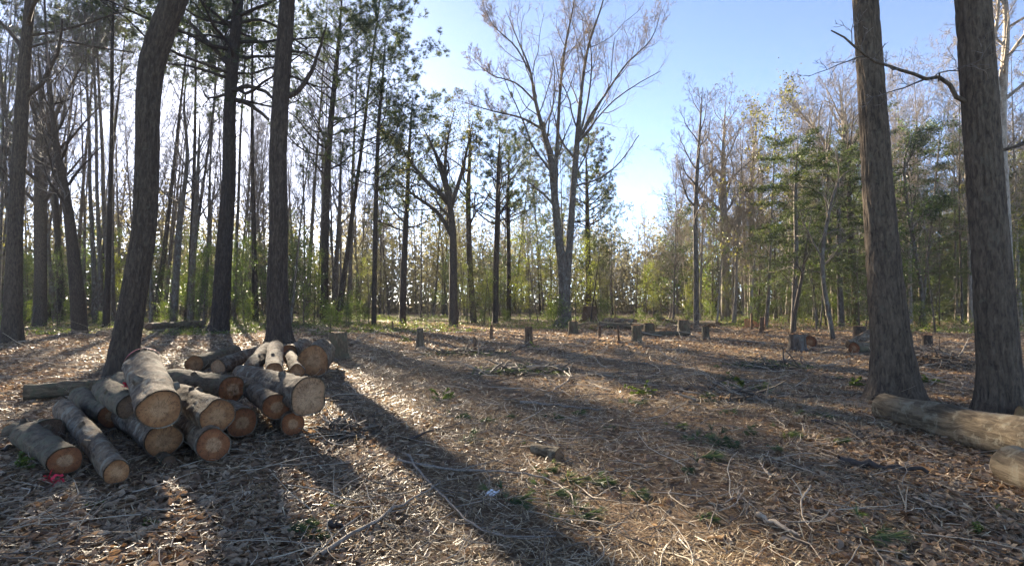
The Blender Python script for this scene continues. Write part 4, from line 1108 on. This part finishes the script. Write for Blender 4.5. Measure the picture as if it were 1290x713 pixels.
# single sticks and branches one can point to
def stick(label, pts, w, m, seed, twigs=3, lift=.045, name='stick', cat='stick'):
    """pts: pixels on the ground (px, py[, height m])"""
    rng = np.random.RandomState(seed)
    P = []
    for q in pts:
        g = ground(q[0], q[1]); 
        if len(q) > 2:
            Yk = g[1] - q[2] * g[1] / CAMH * .0; g = at(q[0], q[1], Yk) + np.array([0, 0, q[2]])
        P.append(g + np.array([0, 0, lift]))
    P = np.array(P); w = w * 1.35; R = np.linspace(w, w * .4, len(P))
    Q, S = resample(P, R, max(10, 4 * len(P)))
    Q = Q + rng.randn(*Q.shape) * w * .35
    mb = MB(); tubes(mb, Q, S, 8)
    if twigs:
        P2, R2 = branch_out(rng, Q[None], S[None], twigs, .25, .95, (25, 50), .3, 6, .01, .15, .6, rmin=.002)
        P2[..., 2] = np.maximum(P2[..., 2] * .7, terr(P2[..., 0], P2[..., 1]) + .035)
        tubes(mb, P2, R2, 5)
    b = Q[0]
    o = mb.build(name, m, origin=b); o.location = Vector(b)
    return tag(o, label, cat)
sk = [('long grey branch running from the tree shadow down to the bottom edge', [(405, 706), (470, 665), (520, 635), (555, 615)], .011, 'stick', 5),
      ('grey forked branch crossing the shadow and bending right', [(513, 578), (535, 608), (562, 635), (590, 664), (640, 684), (700, 682)], .009, 'stick', 6),
      ('long thin branch lying sideways below the wood chunk', [(500, 585), (580, 598), (640, 600), (690, 610), (718, 628), (722, 648)], .009, 'stick', 4),
      ('dark short stick at the right of the log pile', [(408, 508), (430, 507), (455, 506)], .014, 'darkstick', 0),
      ('dark bent stick lying in the sun behind the tree shadow', [(515, 558), (545, 547), (580, 538)], .013, 'darkstick', 1),
      ('dark knobby branch on the leaves left of the fallen log', [(1022, 533), (1048, 537), (1062, 540), (1078, 552)], .018, 'darkstick', 1),
      ('long dark rotten branch half buried below the fallen log', [(1055, 585), (1085, 591), (1120, 595), (1172, 600)], .03, 'darkstick', 0),
      ('pale thin stick bending toward the viewer at lower right', [(1021, 618), (1010, 640), (1012, 660), (1026, 678)], .006, 'palestick', 1),
      ('thicker pale splintered stick at lower right', [(955, 656), (980, 668), (1010, 682)], .016, 'palestick', 1),
      ('straight pale stick lying alone near the lower right corner', [(1152, 634), (1175, 644), (1200, 653)], .009, 'palestick', 0),
      ('thin pale stick near the middle right, forked at one end', [(1000, 628), (1060, 645), (1140, 650)], .005, 'stick', 2),
      ('pale forked stick on the leaves left of the dark rotten branch', [(972, 608), (960, 592), (956, 585)], .007, 'palestick', 2),
      ('thin pale branch winding in the middle distance', [(683, 460), (710, 470), (716, 482), (700, 492), (690, 500)], .016, 'palestick', 1),
      ('long grey branch lying across the clearing left of centre', [(655, 510), (700, 514), (760, 520)], .016, 'stick', 2),
      ('dark stick poking out of the leaves at the bottom left of centre', [(415, 668), (432, 671)], .016, 'darkstick', 0),
      ('curved stick under the mossy leftmost logs', [(2, 574), (30, 556), (58, 548), (80, 545)], .016, 'darkstick', 2)]
for k, (lab, pts, w, m, tw) in enumerate(sk): stick(lab, pts, w, M[m], 300 + k, tw)
def upright_stick():
    b = ground(1141, 651); mb = MB()
    j = at(1141, 637, b[1]); 
    tubes(mb, np.stack([b - [0, 0, .03], (b + j) / 2, j]), np.array([.006, .005, .005]), 6)
    for q in ((1131, 610), (1144, 612)):
        e = at(q[0], q[1], b[1]); mid = (j + e) / 2 + np.array([.01, .02, 0])
        tubes(mb, np.stack([j, mid, e]), np.array([.005, .004, .003]), 6)
    o = mb.build('stick', M['palestick'], origin=b); o.location = Vector(b)
    tag(o, 'pale forked stick standing upright like a Y at lower right', 'stick')
upright_stick()
# wood chunk, paper scrap
A = ground(672, 571) + np.array([0, 0, .06]); Bq = ground(705, 579) + np.array([0, 0, .05])
log('tan chunk of split wood lying alone in the middle of the clearing', A, Bq, .05, .075, M['tanbark'], M['cutpale'], 330, name='wood_chunk', cat='wood chunk', sides=12, stub=False)
def scrap():
    b = ground(620, 625); mb = MB()
    x = np.linspace(-1, 1, 6); X, Y = np.meshgrid(x, x)
    V = np.stack([X * .045 + Y * .015, Y * .035, .028 + .012 * np.sin(X * 3.7) * np.cos(Y * 2.9) + .01 * Y], -1) + b
    i = (np.arange(5)[:, None] * 6 + np.arange(5)[None]).ravel()
    mb.add(V, [np.stack([i, i + 1, i + 7, i + 6], 1)])
    o = mb.build('paper_scrap', M['paper'], origin=b, smooth=False); o.location = Vector(b)
    m = o.modifiers.new('thick', 'SOLIDIFY'); m.thickness = .002
    tag(o, 'small white paper scrap lying in the middle foreground', 'litter')
scrap()

# sprigs and weeds
def sprig(label, px, py, size, seed, kind='needle', m='sprig', n=16, name='pine_sprig', cat='sprig'):
    b = ground(px, py); rng = np.random.RandomState(seed); mb = MB()
    if kind == 'needle':
        d = unit(rng.randn(n, 3) * np.array([.8, .5, .12]) + np.array([.9, 0, .1])); C = b + np.array([0, 0, .03]) + d * rng.rand(n, 1) * size
        tubes(mb, np.stack([np.repeat(b[None] + [0, 0, .03], n, 0), C * .5 + (b + [0, 0, .03]) * .5, C + d * .01], 1), np.full((n, 3), .0022), 3)
        needle_tufts(mb, rng, C, d, 26, size * .55, .003, .45)
    else:
        q = 9; d = unit(rng.randn(q, 3) * np.array([1, .9, .35]) + np.array([0, 0, .45])); ln = size * rng.uniform(.6, 1.5, (q, 1))
        st_ = np.stack([b - [0, 0, .02] + d * 0, b + d * ln * .5 + np.array([0, 0, .015]), b + d * ln - np.array([0, 0, 1]) * d[:, 2:3] * ln * .3], 1)
        tubes(mb, st_, np.full((q, 3), .0025 + size * .008), 4)
        k_ = rng.randint(0, q, n * 5); t_ = rng.uniform(.25, 1, (n * 5, 1)); C = b + d[k_] * ln[k_] * t_ + np.array([0, 0, .012]) - np.array([0, 0, 1]) * d[k_, 2:3] * ln[k_] * t_ ** 2 * .3 + rng.randn(n * 5, 3) * .006
        n = n * 5 / 4; n = int(n)
        leaf_cards(mb, rng, C, np.minimum(rng.uniform(.4, 1, n * 4) * size * .55, .1), .35, .5)
    o = mb.build(name, M[m], origin=b); o.location = Vector(b)
    return tag(o, label, cat)
sp = [('grey-green pine sprig on the leaves at the bottom, larger left one', 362, 672, .14, 'needle', 'sprig'), ('grey-green pine sprig on the leaves at the bottom, smaller right one', 395, 680, .1, 'needle', 'sprig'),
      ('pale green cut sprig lying at the lower right', 1095, 683, .2, 'needle', 'sprig'), ('small dark green tuft in the lower right foreground', 1080, 652, .08, 'needle', 'herb'),
      ('grey-green cut sprig right of the centre foreground', 880, 580, .22, 'needle', 'sprig'), ('pale tuft lying right of the grey-green sprig', 935, 548, .16, 'needle', 'sprig'), ('green tuft among leaves left of the fallen log', 993, 553, .13, 'needle', 'herb'),
      ('small green tuft beyond the wood chunk', 850, 540, .13, 'needle', 'herb')]
for k, (lab, px, py, s, kd, m) in enumerate(sp): sprig(lab, px, py, s, 400 + k, kd, m)
wd = [('bright green weed below the long speckled log', 185, 662, .06), ('bright leafy weed in the sun left of the long grey branch', 423, 640, .06), ('leafy green plant beside the red ribbon', 28, 592, .14), ('sunlit weed on the left of the pale straight stump', 514, 431, .42),
      ('green weed at the foot of the left near trunk, left side', 1075, 488, .2), ('bright green weed right of the left near trunk', 1170, 482, .25), ('small weed in front of the reddish stump', 673, 438, .25), ('green weed under the fallen log', 1215, 560, .1), ('pale green leaves near the lower right corner', 1235, 672, .07),
      ('green weed by the far left log', 60, 500, .16), ('green patch of weeds behind the grey sprig', 935, 492, .4), ('weed clump left of the tall mossy stump', 400, 423, .4), ('dark green weed at lower right corner', 1262, 645, .06), ('green weed at the bottom left of the log pile', 120, 640, .05),
      ('weed with pale leaves in the middle of the clearing', 810, 497, .25), ('low weeds left of the brush heap in mid clearing', 555, 504, .25)]
for k, (lab, px, py, s) in enumerate(wd): sprig(lab, px, py, s, 430 + k, 'leaf', 'herb', 16, 'weed', 'weed')

# small cut sprigs scattered over the clearing
rs = np.random.RandomState(91)
for k in range(34):
    px, py = rs.uniform(520, 1100), rs.uniform(462, 660)
    sprig('small muted green sprig lying loose among the twigs of the clearing', px, py, rs.uniform(.09, .2) * (1.3 if py < 520 else 1), 600 + k, 'needle', 'sprig', 14)['group'] = 'small cut sprigs scattered over the clearing'

# heaps of slash
M['slash'] = leaf_material('cut_slash', [(0, (.05, .036, .026)), (.5, (.13, .1, .07)), (1, (.36, .29, .21))], .7, 0, .3, (1, 1, 1), False)
def brush(label, px, py, w, h, seed, n=260, dark=True, dep=.6, green=False):
    b = ground(px, py); rng = np.random.RandomState(seed); mb = MB(); W_ = w * b[1] / F; Hh = h * b[1] / F
    C = b + np.clip(rng.randn(n, 3), -1.7, 1.7) * np.array([W_ * .28, W_ * .28 * dep, 0]); 
    k = np.exp(-(((C[:, 0] - b[0]) / (W_ * .35)) ** 2))
    d = unit(rng.randn(n, 3) * np.array([1, .5, .18])); K = 6; p = C.copy(); p[:, 2] = terr(p[:, 0], p[:, 1]) + rng.rand(n) * Hh * k
    Q = [p]; st_ = rng.uniform(.05, .2, (n, 1)) * W_ / 3
    for _ in range(K - 1):
        d = unit(d + rng.randn(n, 3) * .2 * np.array([1, 1, .4])); p = p + d * st_; Q.append(p)
    Q = np.stack(Q, 1); Q[..., 2] = np.maximum(Q[..., 2], terr(Q[..., 0], Q[..., 1]) + .01)
    tubes(mb, Q, (rng.uniform(.15, .9, n) ** 2 * .03 + .003)[:, None] * np.linspace(1, .4, K)[None], 5)
    m = n * 4
    C = b + np.clip(rng.randn(m, 3), -1.6, 1.6) * np.array([W_ * .3, W_ * .3 * dep, 0]); C[:, 2] = terr(C[:, 0], C[:, 1]) + rng.rand(m) * Hh * .7 * np.exp(-(((C[:, 0] - b[0]) / (W_ * .35)) ** 2)) + .02
    tw = mb.build('brush_heap', M['slash'], origin=b); tw.location = Vector(b)
    lm = MB(); leaf_cards(lm, rng, C, rng.uniform(.03, .085, m), .3, .5)
    f = lm.build('leaves', M['sprig'] if green else M['leaf'], tw, origin=b)
    return tag(tw, label, 'brush')
for k, (lab, px, py, w, h, n) in enumerate([('dark heap of cut brush between the two near trunks', 1175, 462, 105, 24, 420), ('low heap of brush with green leaves in mid clearing', 655, 470, 120, 10, 260), ('low dark line of brush right of mid clearing', 920, 500, 140, 9, 260),
        ('low brush left of the squat grey stump', 970, 462, 100, 7, 200), ('dead brush at the foot of the double trunk', 745, 414, 60, 9, 160), ('brush heap behind the round stump right of centre', 850, 417, 110, 9, 260), ('tangle of thin brush right of the log pile', 425, 545, 90, 16, 240),
        ('low brush in the shade left of the dark log in the wood', 150, 424, 130, 10, 200), ('sparse brush lying near the bright weed at the left of centre', 590, 446, 110, 7, 180)]):
    brush(lab, px, py, w, h, 500 + k, n, dark=k not in (6,), green=k in (1, 3, 8))

# ------------------------------------------------------------------ air
def haze():
    mb = MB(); box(mb, -260, 260, -30, 240, -4, 36)
    m = bpy.data.materials.new('haze'); m.use_nodes = True; nt = m.node_tree; nt.nodes.clear()
    o = nt.nodes.new('ShaderNodeOutputMaterial'); v = nt.nodes.new('ShaderNodeVolumePrincipled')
    v.inputs['Color'].default_value = (.9, .93, 1, 1); v.inputs['Density'].default_value = .0004; v.inputs['Anisotropy'].default_value = 0
    nt.links.new(v.outputs[0], o.inputs['Volume'])
    tag(mb.build('haze', m, smooth=False), 'thin pale haze in the air over the clearing and the wood', 'haze', kind='stuff')
haze()

# ------------------------------------------------------------------ camera, sky, sun
cam = bpy.data.cameras.new('camera'); co = bpy.data.objects.new('camera', cam); COL.objects.link(co)
co.location = (0, 0, CAMH); co.rotation_euler = (math.pi / 2 + PITCH, 0, 0)
cam.sensor_width = 36; cam.lens = 36 * F / 1290; cam.clip_end = 3000; cam.clip_start = .05
SC.camera = co
w = bpy.data.worlds.new('World'); SC.world = w; w.use_nodes = True
nt = w.node_tree; bg = nt.nodes['Background']
sky = nt.nodes.new('ShaderNodeTexSky'); sky.sky_type = 'NISHITA'; sky.sun_disc = False
sky.sun_elevation = SUN_EL; sky.sun_rotation = SUN_AZ; sky.air_density = .35; sky.dust_density = .12; sky.ozone_density = .5
nt.links.new(sky.outputs[0], bg.inputs[0]); bg.inputs[1].default_value = .05
s = Vector((math.sin(SUN_AZ) * math.cos(SUN_EL), math.cos(SUN_AZ) * math.cos(SUN_EL), math.sin(SUN_EL)))
sl = bpy.data.lights.new('sun', 'SUN'); so = bpy.data.objects.new('sun', sl); COL.objects.link(so)
sl.energy = 5; sl.angle = RAD(.53); sl.color = (1, .86, .66); so.rotation_euler = s.to_track_quat('Z', 'Y').to_euler(); so.location = (-20, 40, 25)
vs = SC.view_settings; vs.view_transform = 'Standard'; vs.look = 'None'; vs.exposure = 3.3; vs.gamma = 1
SC.cycles.max_bounces = 8; SC.cycles.diffuse_bounces = 5; SC.cycles.transmission_bounces = 4; SC.cycles.transparent_max_bounces = 8
SC.cycles.use_denoising = True
SC.cycles.denoiser = 'OPENIMAGEDENOISE'; SC.cycles.denoising_input_passes = 'RGB_ALBEDO_NORMAL'; SC.cycles.denoising_prefilter = 'ACCURATE'
